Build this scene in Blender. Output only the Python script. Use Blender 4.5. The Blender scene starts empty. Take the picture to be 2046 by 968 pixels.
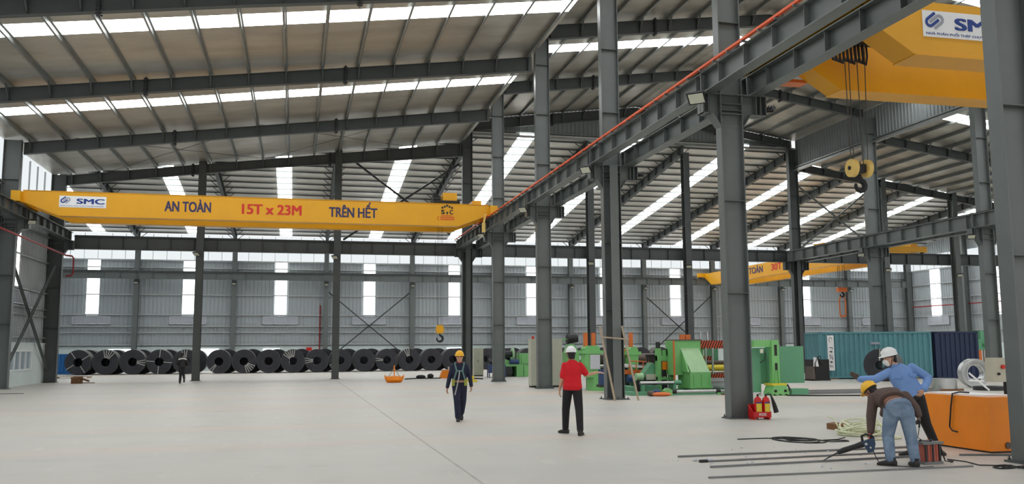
import bpy, bmesh, math, random
from mathutils import Vector, Matrix
random.seed(7)
SC = bpy.context.scene
COL = SC.collection
PI = math.pi
V = Vector

# ------------------------------------------------------------ camera
cam_d = bpy.data.cameras.new('camera')
cam = bpy.data.objects.new('camera', cam_d)
COL.objects.link(cam)
cam_d.sensor_width = 36.0
cam_d.lens = 1800.0 / 2046.0 * 36.0
cam_d.clip_end = 400
F_ = V((0.2313817, 0.96555328, 0.11903519)); R_ = V((0.97261261, -0.23236017, -0.00578515)); U_ = V((-0.02207317, -0.11711371, 0.99287318))
cam.matrix_world = Matrix(((R_.x, U_.x, -F_.x, 0), (R_.y, U_.y, -F_.y, 0), (R_.z, U_.z, -F_.z, 1.72), (0, 0, 0, 1)))
SC.camera = cam

# ------------------------------------------------------------ world, light, exposure
SC.view_settings.view_transform = 'Standard'
SC.view_settings.look = 'None'
SC.view_settings.gamma = 1.0
SC.view_settings.use_curve_mapping = False
SC.view_settings.exposure = 0.2
SKY_STRENGTH = 0.9
SKYLIGHT_STRENGTH = 9.0
WINDOW_STRENGTH = 4.0
w = bpy.data.worlds.new('overcast_sky'); SC.world = w
w.use_nodes = True
nt = w.node_tree; nt.nodes.clear()
out = nt.nodes.new('ShaderNodeOutputWorld'); bg = nt.nodes.new('ShaderNodeBackground')
bg.inputs[0].default_value = (0.985, 0.985, 0.98, 1); bg.inputs[1].default_value = SKY_STRENGTH
nt.links.new(bg.outputs[0], out.inputs[0])
SC.cycles.max_bounces = 8
SC.cycles.diffuse_bounces = 5
SC.cycles.glossy_bounces = 3
SC.cycles.caustics_reflective = False
SC.cycles.caustics_refractive = False
SC.cycles.sample_clamp_indirect = 4.0

# ------------------------------------------------------------ materials
def lin(c):
    return tuple((x / 255 / 12.92) if x / 255 <= 0.04045 else ((x / 255 + 0.055) / 1.055) ** 2.4 for x in c)

def mat(name, rgb, rough=0.6, metal=0.0, var=0.12, scale=3.0, bump=0.0, bump_scale=40.0, rgb2=None, stretch=None, spec=0.5):
    m = bpy.data.materials.new(name); m.use_nodes = True
    nt = m.node_tree; b = nt.nodes['Principled BSDF']
    b.inputs['Roughness'].default_value = rough; b.inputs['Metallic'].default_value = metal
    b.inputs['Specular IOR Level'].default_value = spec
    c = lin(rgb)
    tc = nt.nodes.new('ShaderNodeTexCoord'); mp = nt.nodes.new('ShaderNodeMapping')
    nt.links.new(tc.outputs['Object'], mp.inputs['Vector'])
    if stretch: mp.inputs['Scale'].default_value = stretch
    n = nt.nodes.new('ShaderNodeTexNoise'); n.inputs['Scale'].default_value = scale; n.inputs['Detail'].default_value = 5; n.inputs['Roughness'].default_value = 0.6
    nt.links.new(mp.outputs[0], n.inputs['Vector'])
    r = nt.nodes.new('ShaderNodeValToRGB')
    r.color_ramp.elements[0].position = 0.3; r.color_ramp.elements[1].position = 0.72
    c2 = lin(rgb2) if rgb2 else tuple(min(1, x * (1 + var)) for x in c)
    c1 = tuple(x * (1 - var) for x in c)
    r.color_ramp.elements[0].color = (*c1, 1); r.color_ramp.elements[1].color = (*c2, 1)
    nt.links.new(n.outputs['Fac'], r.inputs[0]); nt.links.new(r.outputs[0], b.inputs['Base Color'])
    if bump:
        n2 = nt.nodes.new('ShaderNodeTexNoise'); n2.inputs['Scale'].default_value = bump_scale; n2.inputs['Detail'].default_value = 3
        nt.links.new(mp.outputs[0], n2.inputs['Vector'])
        bp = nt.nodes.new('ShaderNodeBump'); bp.inputs['Strength'].default_value = bump; bp.inputs['Distance'].default_value = 0.02
        nt.links.new(n2.outputs['Fac'], bp.inputs['Height']); nt.links.new(bp.outputs[0], b.inputs['Normal'])
    return m

def glow(name, rgb, strength):
    m = bpy.data.materials.new(name); m.use_nodes = True
    nt = m.node_tree; nt.nodes.clear()
    o = nt.nodes.new('ShaderNodeOutputMaterial'); e = nt.nodes.new('ShaderNodeEmission')
    tc = nt.nodes.new('ShaderNodeTexCoord'); n = nt.nodes.new('ShaderNodeTexNoise'); n.inputs['Scale'].default_value = 0.7
    nt.links.new(tc.outputs['Object'], n.inputs['Vector'])
    r = nt.nodes.new('ShaderNodeValToRGB'); c = lin(rgb)
    r.color_ramp.elements[0].color = (*[x * 0.93 for x in c], 1); r.color_ramp.elements[1].color = (*c, 1)
    nt.links.new(n.outputs['Fac'], r.inputs[0]); nt.links.new(r.outputs[0], e.inputs['Color'])
    e.inputs['Strength'].default_value = strength
    nt.links.new(e.outputs[0], o.inputs['Surface'])
    return m

M = {}
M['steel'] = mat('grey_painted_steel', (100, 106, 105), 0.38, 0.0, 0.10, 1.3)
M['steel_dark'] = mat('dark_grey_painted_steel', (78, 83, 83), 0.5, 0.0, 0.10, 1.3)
M['zinc'] = mat('galvanised_purlin', (150, 154, 152), 0.4, 0.55, 0.12, 2.0)
M['girt'] = mat('galvanised_girt', (180, 184, 184), 0.45, 0.2, 0.08, 2.0)
M['foil'] = mat('foil_roof_lining', (178, 174, 163), 0.38, 0.55, 0.10, 0.35, 0.5, 1.1, rgb2=(204, 200, 190), stretch=(1, 2.5, 1))
M['foil_lit'] = mat('lit_foil_lining', (226, 224, 218), 0.42, 0.3, 0.08, 0.3, 0.4, 1.1, stretch=(2.5, 1, 1))  # foil lining whitened to imitate daylight caught by the far hall roof
M['sheet'] = mat('profiled_wall_sheet', (168, 175, 179), 0.5, 0.1, 0.05, 0.5)
M['fascia'] = mat('profiled_fascia_sheet', (140, 146, 146), 0.5, 0.1, 0.06, 0.5)
M['plinth'] = mat('pale_painted_plinth', (206, 218, 218), 0.8, 0, 0.05, 0.8)
M['white_frame'] = mat('white_window_frame', (235, 240, 242), 0.5, 0, 0.02)
M['louver'] = mat('pale_louver', (198, 202, 210), 0.5, 0, 0.04)
M['yellow'] = mat('crane_yellow', (222, 160, 12), 0.42, 0, 0.05, 0.8)
M['yellow_pale'] = mat('pale_hook_yellow', (232, 198, 112), 0.5, 0, 0.08, 4)
M['orange'] = mat('bus_bar_orange', (238, 100, 54), 0.5, 0, 0.05)
M['orange_box'] = mat('orange_painted_plate', (238, 136, 8), 0.45, 0, 0.06, 2.0)
M['orange_post'] = mat('orange_post', (214, 112, 50), 0.5, 0, 0.06)
M['black'] = mat('black_rubber', (26, 26, 28), 0.6, 0, 0.15)
M['dark'] = mat('dark_iron', (48, 50, 52), 0.5, 0.2, 0.15)
M['rope_steel'] = mat('wire_rope', (70, 66, 60), 0.5, 0.4, 0.1)
M['coil'] = mat('hot_rolled_coil', (52, 53, 60), 0.55, 0.1, 0.18, 2.2)
M['coil_side'] = mat('coil_outer_wrap', (108, 108, 104), 0.45, 0.4, 0.15, 2.0)
M['strap'] = mat('strapping', (190, 190, 186), 0.4, 0.3, 0.05)
M['green'] = mat('machine_green', (122, 190, 116), 0.45, 0, 0.07, 1.5)
M['green_deep'] = mat('machine_deep_green', (96, 158, 122), 0.45, 0, 0.06, 1.2)
M['green_pale'] = mat('pale_green_plate', (164, 202, 156), 0.55, 0, 0.07, 2.0)
M['cream'] = mat('cream_cabinet', (188, 190, 172), 0.5, 0, 0.04)
M['blue_motor'] = mat('motor_blue', (36, 66, 112), 0.45, 0, 0.1)
M['chrome'] = mat('ground_steel', (186, 188, 188), 0.28, 0.8, 0.1, 3)
M['roll_dark'] = mat('brown_steel_strip', (96, 84, 78), 0.4, 0.4, 0.12, 3)
M['teal'] = mat('teal_container_paint', (86, 140, 148), 0.5, 0, 0.12, 0.8)
M['navy_paint'] = mat('navy_container_paint', (30, 44, 78), 0.5, 0, 0.15, 0.8)
M['blue_paint'] = mat('blue_container_paint', (40, 112, 178), 0.5, 0, 0.1, 0.8)
M['white'] = mat('white_paint', (232, 233, 234), 0.55, 0, 0.03)
M['sign_blue'] = mat('sign_blue', (20, 58, 136), 0.5, 0, 0.03)
M['sign_grey'] = mat('sign_grey', (150, 154, 166), 0.5, 0, 0.03)
M['text_navy'] = mat('navy_lettering', (48, 44, 86), 0.5, 0, 0.03)
M['text_red'] = mat('red_lettering', (204, 46, 26), 0.5, 0, 0.03)
M['red'] = mat('fire_red', (198, 24, 26), 0.4, 0, 0.08, 4)
M['label_yellow'] = mat('yellow_label', (222, 200, 60), 0.5, 0, 0.05)
M['wood'] = mat('weathered_wood', (172, 156, 134), 0.8, 0, 0.18, 8, stretch=(6, 6, 1))
M['brown_wood'] = mat('brown_timber', (120, 84, 52), 0.8, 0, 0.25, 6)
M['red_pipe'] = mat('red_pipe_paint', (150, 40, 44), 0.5, 0, 0.1)
M['grey_bar'] = mat('grey_steel_bar', (124, 126, 126), 0.45, 0.35, 0.12, 4)
M['rope_pale'] = mat('pale_green_rope', (222, 226, 196), 0.8, 0, 0.08, 20)
M['copper'] = mat('dull_copper', (178, 96, 80), 0.5, 0.2, 0.2, 6)
M['tool_blue'] = mat('tool_blue', (30, 56, 84), 0.45, 0, 0.1)
M['lamp_glass'] = mat('flood_lamp_glass', (206, 208, 190), 0.25, 0, 0.05)
M['skin'] = mat('tan_skin', (200, 154, 128), 0.55, 0, 0.08, 8)
M['skin_dark'] = mat('brown_skin', (164, 112, 88), 0.55, 0, 0.08, 8)
M['hair'] = mat('black_hair', (22, 20, 20), 0.6, 0, 0.2, 30)
M['navy_cloth'] = mat('navy_work_cloth', (32, 36, 58), 0.9, 0, 0.15, 6, 0.3, 14)
M['red_cloth'] = mat('red_polo_cloth', (208, 22, 36), 0.85, 0, 0.06, 5, 0.3, 12)
M['black_cloth'] = mat('black_trouser_cloth', (34, 32, 36), 0.9, 0, 0.15, 6, 0.3, 14)
M['blue_cloth'] = mat('blue_shirt_cloth', (120, 156, 212), 0.85, 0, 0.07, 5, 0.35, 11)
M['brown_cloth'] = mat('brown_jacket_cloth', (84, 68, 62), 0.85, 0, 0.10, 5, 0.35, 11)
M['denim'] = mat('faded_denim', (92, 116, 146), 0.9, 0, 0.22, 4.5, 0.3, 18, rgb2=(140, 160, 182))
M['shoe'] = mat('dark_shoe', (40, 38, 38), 0.6, 0, 0.15)
M['helmet_white'] = mat('white_hard_hat', (236, 238, 238), 0.3, 0, 0.02)
M['helmet_yellow'] = mat('yellow_hard_hat', (238, 184, 34), 0.35, 0, 0.04)
M['mask'] = mat('white_face_mask', (232, 232, 230), 0.8, 0, 0.03)
M['harness'] = mat('teal_harness_webbing', (92, 122, 122), 0.8, 0, 0.1)
M['harness_grey'] = mat('grey_lanyard', (168, 172, 168), 0.7, 0, 0.1)
M['buckle'] = mat('lime_harness_pad', (142, 150, 60), 0.7, 0, 0.1)
M['tan_belt'] = mat('tan_belt', (166, 128, 100), 0.7, 0, 0.1)
M['skylight'] = glow('translucent_skylight', (252, 254, 254), SKYLIGHT_STRENGTH)
M['window'] = glow('translucent_wall_sheet', (252, 253, 252), WINDOW_STRENGTH)
M['window_soft'] = glow('translucent_eave_sheet', (232, 238, 240), 0.95)

# concrete floor: smooth pale power-floated slab, pinkish pour bands, scuffs
def floor_mat():
    m = mat('power_floated_concrete', (190, 188, 181), 0.5, 0, 0.03, 0.5)
    nt = m.node_tree; b = nt.nodes['Principled BSDF']
    base = b.inputs['Base Color'].links[0].from_socket
    tc = nt.nodes.new('ShaderNodeTexCoord')
    def noise(scale, st, detail=4):
        mp = nt.nodes.new('ShaderNodeMapping'); mp.inputs['Scale'].default_value = st
        nt.links.new(tc.outputs['Object'], mp.inputs[0])
        n = nt.nodes.new('ShaderNodeTexNoise'); n.inputs['Scale'].default_value = scale; n.inputs['Detail'].default_value = detail
        nt.links.new(mp.outputs[0], n.inputs['Vector']); return n
    def mix(a, colr, n, lo, hi, amt):
        r = nt.nodes.new('ShaderNodeMapRange'); r.inputs['From Min'].default_value = lo; r.inputs['From Max'].default_value = hi; r.inputs['To Max'].default_value = amt
        nt.links.new(n.outputs['Fac'], r.inputs['Value'])
        x = nt.nodes.new('ShaderNodeMix'); x.data_type = 'RGBA'
        nt.links.new(r.outputs[0], x.inputs['Factor']); nt.links.new(a, x.inputs['A']); x.inputs['B'].default_value = (*lin(colr), 1)
        return x.outputs['Result']
    c = mix(base, (205, 187, 173), noise(0.22, (0.12, 1.0, 1), 2), 0.52, 0.66, 0.75)
    c = mix(c, (176, 178, 176), noise(0.16, (0.5, 1.4, 1), 4), 0.5, 0.72, 0.6)
    c = mix(c, (168, 164, 156), noise(1.1, (1, 1, 1), 7), 0.58, 0.8, 0.5)
    c = mix(c, (214, 212, 204), noise(3.0, (1, 0.25, 1), 6), 0.6, 0.8, 0.35)
    nt.links.new(c, b.inputs['Base Color'])
    return m
M['floor'] = floor_mat()

def stripes(name, c1, c2, rough=0.5, scale=9.0, slant=0.45):
    m = bpy.data.materials.new(name); m.use_nodes = True
    nt = m.node_tree; b = nt.nodes['Principled BSDF']; b.inputs['Roughness'].default_value = rough
    tc = nt.nodes.new('ShaderNodeTexCoord'); sp = nt.nodes.new('ShaderNodeSeparateXYZ'); nt.links.new(tc.outputs['Object'], sp.inputs[0])
    mu = nt.nodes.new('ShaderNodeMath'); mu.operation = 'MULTIPLY'; mu.inputs[1].default_value = slant; nt.links.new(sp.outputs['Z'], mu.inputs[0])
    ad = nt.nodes.new('ShaderNodeMath'); ad.operation = 'SUBTRACT'; nt.links.new(sp.outputs['X'], ad.inputs[0]); nt.links.new(mu.outputs[0], ad.inputs[1])
    sc = nt.nodes.new('ShaderNodeMath'); sc.operation = 'MULTIPLY'; sc.inputs[1].default_value = scale; nt.links.new(ad.outputs[0], sc.inputs[0])
    fr = nt.nodes.new('ShaderNodeMath'); fr.operation = 'FRACT'; nt.links.new(sc.outputs[0], fr.inputs[0])
    gt = nt.nodes.new('ShaderNodeMath'); gt.operation = 'GREATER_THAN'; gt.inputs[1].default_value = 0.5; nt.links.new(fr.outputs[0], gt.inputs[0])
    x = nt.nodes.new('ShaderNodeMix'); x.data_type = 'RGBA'; x.inputs['A'].default_value = (*lin(c1), 1); x.inputs['B'].default_value = (*lin(c2), 1)
    nt.links.new(gt.outputs[0], x.inputs['Factor']); nt.links.new(x.outputs['Result'], b.inputs['Base Color'])
    return m
M['hazard'] = stripes('orange_black_hazard', (214, 84, 44), (34, 24, 24))

# ------------------------------------------------------------ mesh helpers
class MB:
    def __init__(self): self.v = []; self.f = []
    def add(self, vs, fs):
        o = len(self.v); self.v += [V(p) for p in vs]; self.f += [tuple(i + o for i in f) for f in fs]; return self
    def box(self, x0, x1, y0, y1, z0, z1):
        return self.add([(x0, y0, z0), (x1, y0, z0), (x1, y1, z0), (x0, y1, z0), (x0, y0, z1), (x1, y0, z1), (x1, y1, z1), (x0, y1, z1)],
                        [(0, 3, 2, 1), (4, 5, 6, 7), (0, 1, 5, 4), (1, 2, 6, 5), (2, 3, 7, 6), (3, 0, 4, 7)])
    def prism(self, poly, ax, a0, a1):
        # poly of 2-D points; ax 'x': (y,z), 'y': (x,z), 'z': (x,y)
        mk = {'x': lambda p, a: (a, p[0], p[1]), 'y': lambda p, a: (p[0], a, p[1]), 'z': lambda p, a: (p[0], p[1], a)}[ax]
        n = len(poly)
        vs = [mk(p, a0) for p in poly] + [mk(p, a1) for p in poly]
        fs = [tuple(range(n)), tuple(range(2 * n - 1, n - 1, -1))] + [(i, i + n, (i + 1) % n + n, (i + 1) % n) for i in range(n)]
        return self.add(vs, fs)
    def bar(self, a, b, wd, ht, up=(0, 0, 1)):
        a = V(a); b = V(b); t = (b - a).normalized(); up = V(up)
        if abs(t.dot(up)) > 0.98: up = V((0, 1, 0))
        s = t.cross(up).normalized() * (wd / 2); u = s.cross(t).normalized() * (ht / 2)
        vs = [p + i * s + j * u for p in (a, b) for i, j in ((-1, -1), (1, -1), (1, 1), (-1, 1))]
        return self.add(vs, [(0, 1, 2, 3), (7, 6, 5, 4), (0, 4, 5, 1), (1, 5, 6, 2), (2, 6, 7, 3), (3, 7, 4, 0)])
    def loft(self, rings, cap=True):
        # rings: list of lists of points with equal counts
        n = len(rings[0]); o = len(self.v)
        for r in rings: self.v += [V(p) for p in r]
        for k in range(len(rings) - 1):
            for i in range(n):
                self.f.append((o + k * n + i, o + k * n + (i + 1) % n, o + (k + 1) * n + (i + 1) % n, o + (k + 1) * n + i))
        if cap:
            self.f.append(tuple(o + i for i in range(n - 1, -1, -1))); e = o + (len(rings) - 1) * n
            self.f.append(tuple(e + i for i in range(n)))
        return self
    def tube(self, pts, r, n=8, closed=False, round_ends=False):
        pts = [V(p) for p in pts]; m = len(pts)
        rr = r if isinstance(r, (list, tuple)) else [r] * m
        rings = []; u = None
        for i, p in enumerate(pts):
            if closed: t = pts[(i + 1) % m] - pts[i - 1]
            else: t = pts[min(i + 1, m - 1)] - pts[max(i - 1, 0)]
            t.normalize()
            if u is None:
                u = t.orthogonal().normalized()
            else:
                u = (u - t * u.dot(t)).normalized()
            v = t.cross(u)
            def ring(c, q): return [c + q * (math.cos(2 * PI * k / n) * u + math.sin(2 * PI * k / n) * v) for k in range(n)]
            if round_ends and not closed and i == 0:
                for a in (80, 55, 28): rings.append(ring(p - t * rr[0] * math.sin(math.radians(a)), rr[0] * math.cos(math.radians(a))))
            rings.append(ring(p, rr[i]))
            if round_ends and not closed and i == m - 1:
                for a in (28, 55, 80): rings.append(ring(p + t * rr[i] * math.sin(math.radians(a)), rr[i] * math.cos(math.radians(a))))
        if closed: rings.append(rings[0]); return self.loft(rings, cap=False)
        return self.loft(rings)
    def lathe(self, prof, c=(0, 0, 0), ax='z', n=24):
        # prof: (radius, height) list
        c = V(c); rings = []
        for r, h in prof:
            ring = []
            for k in range(n):
                a = 2 * PI * k / n; x, y = r * math.cos(a), r * math.sin(a)
                ring.append(c + {'z': V((x, y, h)), 'y': V((x, h, y)), 'x': V((h, x, y))}[ax])
            rings.append(ring)
        return self.loft(rings, cap=(prof[0] != prof[-1]))
    def cyl(self, a, b, r, n=14, r2=None):
        return self.tube([a, b], [r, r if r2 is None else r2], n)
    def ell(self, c, rx, ry, rz, n=12, k=8):
        c = V(c)
        rings = []
        for j in range(1, k):
            a = PI * j / k - PI / 2; q = math.cos(a)
            rings.append([c + V((rx * q * math.cos(2 * PI * i / n), ry * q * math.sin(2 * PI * i / n), rz * math.sin(a))) for i in range(n)])
        return self.loft(rings)
    def xf(self, mtx):
        self.v = [mtx @ p for p in self.v]; return self
    def build(self, name, m, parent=None, smooth=False, loc=None):
        me = bpy.data.meshes.new(name)
        me.from_pydata([tuple(p) for p in self.v], [], self.f); me.update()
        bm = bmesh.new(); bm.from_mesh(me); bmesh.ops.recalc_face_normals(bm, faces=bm.faces); bm.to_mesh(me); bm.free()
        me.materials.append(m)
        if smooth:
            me.polygons.foreach_set('use_smooth', [True] * len(me.polygons))
            me.set_sharp_from_angle(angle=math.radians(40))
        o = bpy.data.objects.new(name, me); COL.objects.link(o)
        if parent: o.parent = parent
        if loc: o.location = loc
        return o

def tag(o, label=None, cat=None, group=None, kind=None):
    if label: o['label'] = label
    if cat: o['category'] = cat
    if group: o['group'] = group
    if kind: o['kind'] = kind
    return o

def thing(name, label, cat, loc=(0, 0, 0), rz=0.0, group=None, kind=None):
    o = bpy.data.objects.new(name, None); COL.objects.link(o); o.empty_display_size = 0.2
    o.location = loc; o.rotation_euler = (0, 0, rz)
    return tag(o, label, cat, group, kind)

def dup(root, loc, rz=None, label=None, group=None):
    r = root.copy(); COL.objects.link(r); r.location = loc
    if rz is not None: r.rotation_euler = (0, 0, rz)
    if label: r['label'] = label
    if group: r['group'] = group
    for ch in list(root.children):
        c = ch.copy(); COL.objects.link(c); c.parent = r
        for g in list(ch.children):
            d = g.copy(); COL.objects.link(d); d.parent = c
    return r

def text_mesh(name, body, size, m, parent, loc, rot, bold=0.0, sx=1.0, align='LEFT', shear=0.0, extrude=0.004, stack=0.0):
    cu = bpy.data.curves.new(name, 'FONT'); cu.body = body; cu.size = size; cu.offset = bold; cu.extrude = extrude; cu.align_x = align; cu.shear = shear
    cu.resolution_u = 4
    to = bpy.data.objects.new(name, cu); COL.objects.link(to)
    dg = bpy.context.evaluated_depsgraph_get(); dg.update()
    me = bpy.data.meshes.new_from_object(to.evaluated_get(dg), depsgraph=dg)
    bpy.data.objects.remove(to); bpy.data.curves.remove(cu)
    me.materials.clear(); me.materials.append(m)
    if stack:
        me2 = bpy.data.meshes.new(name); vs = [v.co.copy() for v in me.vertices]; fs = [tuple(p.vertices) for p in me.polygons]; n = len(vs); av = []; af = []
        for q, (dx, dy) in enumerate(((-1, -0.5), (1, -0.5), (1, 0.5), (-1, 0.5), (0, 0))):
            av += [(v.x + dx * stack, v.y + dy * stack, v.z + q * 0.0015) for v in vs]; af += [tuple(i + q * n for i in f) for f in fs]
        me2.from_pydata(av, [], af); me2.update(); me2.materials.append(m); me = me2
    o = bpy.data.objects.new(name, me); COL.objects.link(o)
    o.parent = parent; o.location = loc; o.rotation_euler = rot; o.scale = (sx, 1, 1)
    return o

def sag(a, b, drop, n=10):
    a = V(a); b = V(b)
    return [a.lerp(b, i / n) - V((0, 0, drop * 4 * (i / n) * (1 - i / n))) for i in range(n + 1)]

def ibeam(mb, a, b, depth, width, tw=0.014, tf=0.022, up=(0, 0, 1), stiff=()):
    """I-section from a to b (centre line); depth along up."""
    a = V(a); b = V(b); t = (b - a).normalized(); up = V(up); s = t.cross(up).normalized(); u = s.cross(t).normalized()
    mb.bar(a, b, tw, depth - 2 * tf, up)
    for k in (-1, 1):
        mb.bar(a + u * k * (depth - tf) / 2, b + u * k * (depth - tf) / 2, width, tf, up)
    for d in stiff:
        p = a + t * d
        mb.bar(p - u * (depth / 2 - tf), p + u * (depth / 2 - tf), width * 0.92, 0.014, tuple(t))
    return mb
# ============================================================ THE SHELL
XL, XM, XN, XR = -13.70, 10.73, 34.43, 66.0
YR = [11.65, 20.79, 29.85, 38.92, 47.99, 57.05]      # frame lines
YJ, YB = 57.05, 86.98
def z_left(x): return 12.05 + 0.130 * (x - XL)        # top of rafter, left bay
def z_high(x): return 16.72 + 0.1290 * (x - XM) if x < 22.6 else 18.25 - 0.152 * (x - 22.6)
def z_bay3(x): return 14.95 - 0.142 * (x - XN)
def z_back(y): return 12.40 + 0.117 * (YB - y)        # underside of purlins
PT = 0.2                                              # purlin depth

def struct(name, mb, m, smooth=False, label=None):
    return tag(mb.build(name, m, smooth=smooth), label, None, None, 'structure')

fl = MB().box(-60, 90, -45, 92, -0.2, 0.0)
struct('floor', fl, M['floor'])
jm = mat('sawn_floor_joint', (168, 165, 158), 0.8, 0, 0.2, 2.0)
jt = MB().box(2.385, 2.42, 3, 57.5, 0.0, 0.002)
struct('floor_joint', jt, jm)

def corr(mb, axis, a0, a1, z0, z1, c, sgn, pitch=0.35, d=0.05, ztop=None):
    """vertical profiled sheet; axis 'x' runs along X at Y=c, ribs stand sgn*d off the plane"""
    prof = [(0, 0), (0.66, 0), (0.74, 1), (0.90, 1), (0.98, 0)]
    n = max(1, int(round((a1 - a0) / pitch))); p = (a1 - a0) / n
    pts = [(a0 + (i + u) * p, d * h) for i in range(n) for u, h in prof] + [(a1, 0)]
    o = len(mb.v)
    for a, h in pts:
        zt = ztop(a) if ztop else z1
        zb = z0(a) if callable(z0) else z0
        for z in (zb, zt):
            mb.v.append(V((a, c + sgn * h, z)) if axis == 'x' else V((c + sgn * h, a, z)))
    for i in range(len(pts) - 1):
        k = o + 2 * i; mb.f.append((k, k + 2, k + 3, k + 1))
    return mb

# back wall
struct('wall_back', corr(MB(), 'x', -22, XR, 2.15, 10.0, YB + 0.05, -1), M['sheet'])
pl = MB().box(-22, XR, YB - 0.03, YB + 0.2, 0, 2.1).box(-22, XR, YB - 0.08, YB + 0.2, 2.1, 2.16)
struct('wall_back_plinth', pl, M['plinth'])
BX = [-22.0, -13.98, -5.59, 2.71, 10.81, 18.88, 26.72, 34.56, 42.21, 50.04, 58.17, 65.8]
WX = [-17.7, -9.58, -1.42, 6.78, 15.0, 22.87, 30.6, 38.25, 46.1, 53.3, 61.6]
wn = [0]
def window(mb, m=None, bars=None, name=None):
    wn[0] += 1
    o = tag(mb.build('window_%d' % wn[0], m or M['window']), None, None, None, 'structure')
    if bars: bars.build('window_frame', M['girt'], o)
    return o
for x in WX:
    window(MB().box(x - 0.52, x + 0.52, YB - 0.02, YB + 0.02, 5.06, 9.98))
for a, b in zip(BX[:-1], BX[1:]):
    br = MB(); n = int((b - a) / 1.05)
    for i in range(1, n): br.box(a + (b - a) * i / n - 0.02, a + (b - a) * i / n + 0.02, YB - 0.05, YB - 0.02, 10.0, 12.4)
    window(MB().box(a, b, YB, YB + 0.04, 10.0, 12.45), M['window_soft'], br)
# small windows high in the plinth of the back wall, mostly behind the coils
for x0, x1 in ((-16.2, -13.9), (-8.6, -6.8), (-2.9, -1.4), (14.3, 16.0)):
    window(MB().box(x0, x1, YB - 0.06, YB, 1.2, 1.96))
br = MB()
for i in range(1, 4): br.box(52.2 + i * 0.62, 52.26 + i * 0.62, YB - 0.08, YB - 0.06, 0.7, 1.95)
br.box(52.0, 54.9, YB - 0.08, YB - 0.06, 1.92, 2.0)
window(MB().box(52.1, 54.8, YB - 0.06, YB, 0.7, 1.95), None, br)

# left wall of the main hall, with pale plinth
struct('wall_left', corr(MB(), 'y', 3, 57.3, 2.2, 10.0, -14.2, 1), M['sheet'])
pl = MB().box(-14.3, -14.02, 3, 50.3, 0, 2.2).box(-14.3, -14.02, 54.3, 57.3, 0, 2.2).box(-14.3, -14.02, 50.3, 54.3, 0, 0.78).box(-14.3, -14.02, 50.3, 54.3, 1.86, 2.2).box(-14.3, -13.98, 3, 57.3, 2.2, 2.26)
struct('wall_left_plinth', pl, M['plinth'])
fr = MB()
for y0, y1, z0, z1 in ((50.3, 54.3, 0.78, 0.86), (50.3, 54.3, 1.78, 1.86), (50.3, 50.4, 0.8, 1.85), (54.2, 54.3, 0.8, 1.85), (51.25, 51.33, 0.8, 1.85), (52.26, 52.34, 0.8, 1.85), (53.27, 53.35, 0.8, 1.85)):
    fr.box(-14.12, -13.98, y0, y1, z0, z1)
wf = tag(fr.build('window_%d' % 90, M['white_frame']), None, None, None, 'structure')
gl = mat('window_glass', (150, 165, 176), 0.12, 0, 0.05)
MB().box(-14.1, -14.07, 50.35, 54.25, 0.82, 1.82).build('window_glass', gl, wf)
for i in range(5):
    y = 50.95 - 9.066 * i
    window(MB().box(-14.16, -14.12, y - 0.62, y + 0.62, 5.1, 8.05))
    window(MB().box(-14.16, -14.12, y - 0.62, y + 0.62, 8.5, 9.98))
for a, b in zip([3] + YR[:-1], YR):
    br = MB()
    for i in range(1, 6): br.box(-14.18, -14.1, a + (b - a) * i / 6 - 0.02, a + (b - a) * i / 6 + 0.02, 10, 12)
    window(MB().box(-14.22, -14.18, a, b, 10.0, 12.2), M['window_soft'], br)
# ends of the cross hall
struct('wall_cross_left', corr(MB(), 'y', 57.3, YB, 0, 12.8, -22, 1, ztop=z_back), M['sheet'])
struct('wall_cross_front', corr(MB(), 'x', -22, -14.1, 0, 12.6, 57.4, 1, ztop=lambda a: 15.7), M['sheet'])
# right wall
struct('wall_right', corr(MB(), 'y', 3, YB, 2.15, 10.0, XR + 0.1, -1), M['sheet'])
struct('wall_right_plinth', MB().box(XR, XR + 0.3, 3, YB, 0, 2.15), M['plinth'])
for y in (82.6, 73.5, 64.4, 52.3):
    window(MB().box(XR + 0.02, XR + 0.05, y - 0.7, y + 0.7, 4.9, 9.98))
for a, b in ((57.05, 67), (67, 77), (77, 86.9)):
    br = MB()
    for i in range(1, 9): br.box(XR - 0.04, XR, a + (b - a) * i / 9 - 0.02, a + (b - a) * i / 9 + 0.02, 10, 12.3)
    window(MB().box(XR, XR + 0.04, a, b, 10.0, 11.6), M['window_soft'], br)
struct('wall_right_upper', corr(MB(), 'y', 57.05, YB, 11.6, 15.9, XR + 0.1, -1, ztop=lambda a: z_back(a) + 0.2), M['sheet'])
struct('wall_right_eave', corr(MB(), 'y', 3, 57.05, 10.0, 10.7, XR + 0.1, -1), M['sheet'])

# closing sheets where the roofs step
FY = YJ + 0.35
struct('wall_gable_high', corr(MB(), 'x', XM - 0.25, XN + 0.15, 16.02, 0, FY, -1, 0.3, ztop=lambda a: z_high(a) + 0.2), M['fascia'])
struct('wall_gable_left', corr(MB(), 'x', -14.1, XM - 0.25, lambda a: z_left(a) + 0.2, 0, FY, -1, 0.3, ztop=lambda a: 16.1), M['fascia'])
struct('wall_gable_right', corr(MB(), 'x', XN + 0.2, XR, lambda a: z_bay3(a) + 0.2, 0, FY, -1, 0.3, ztop=lambda a: 16.1), M['fascia'])
struct('wall_step_right', corr(MB(), 'y', 3, YJ, 14.45, 16.6, XN + 0.26, -1, 0.3), M['fascia'])
struct('wall_step_middle', corr(MB(), 'y', 3, YJ, 15.45, 16.9, XM - 0.22, -1, 0.3), M['fascia'])
tr = MB().box(XM - 0.3, XN + 0.1, FY - 0.22, FY - 0.05, 15.86, 16.02).box(XM - 0.3, XN + 0.1, FY - 0.14, FY - 0.04, 16.2, 16.25)
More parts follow.
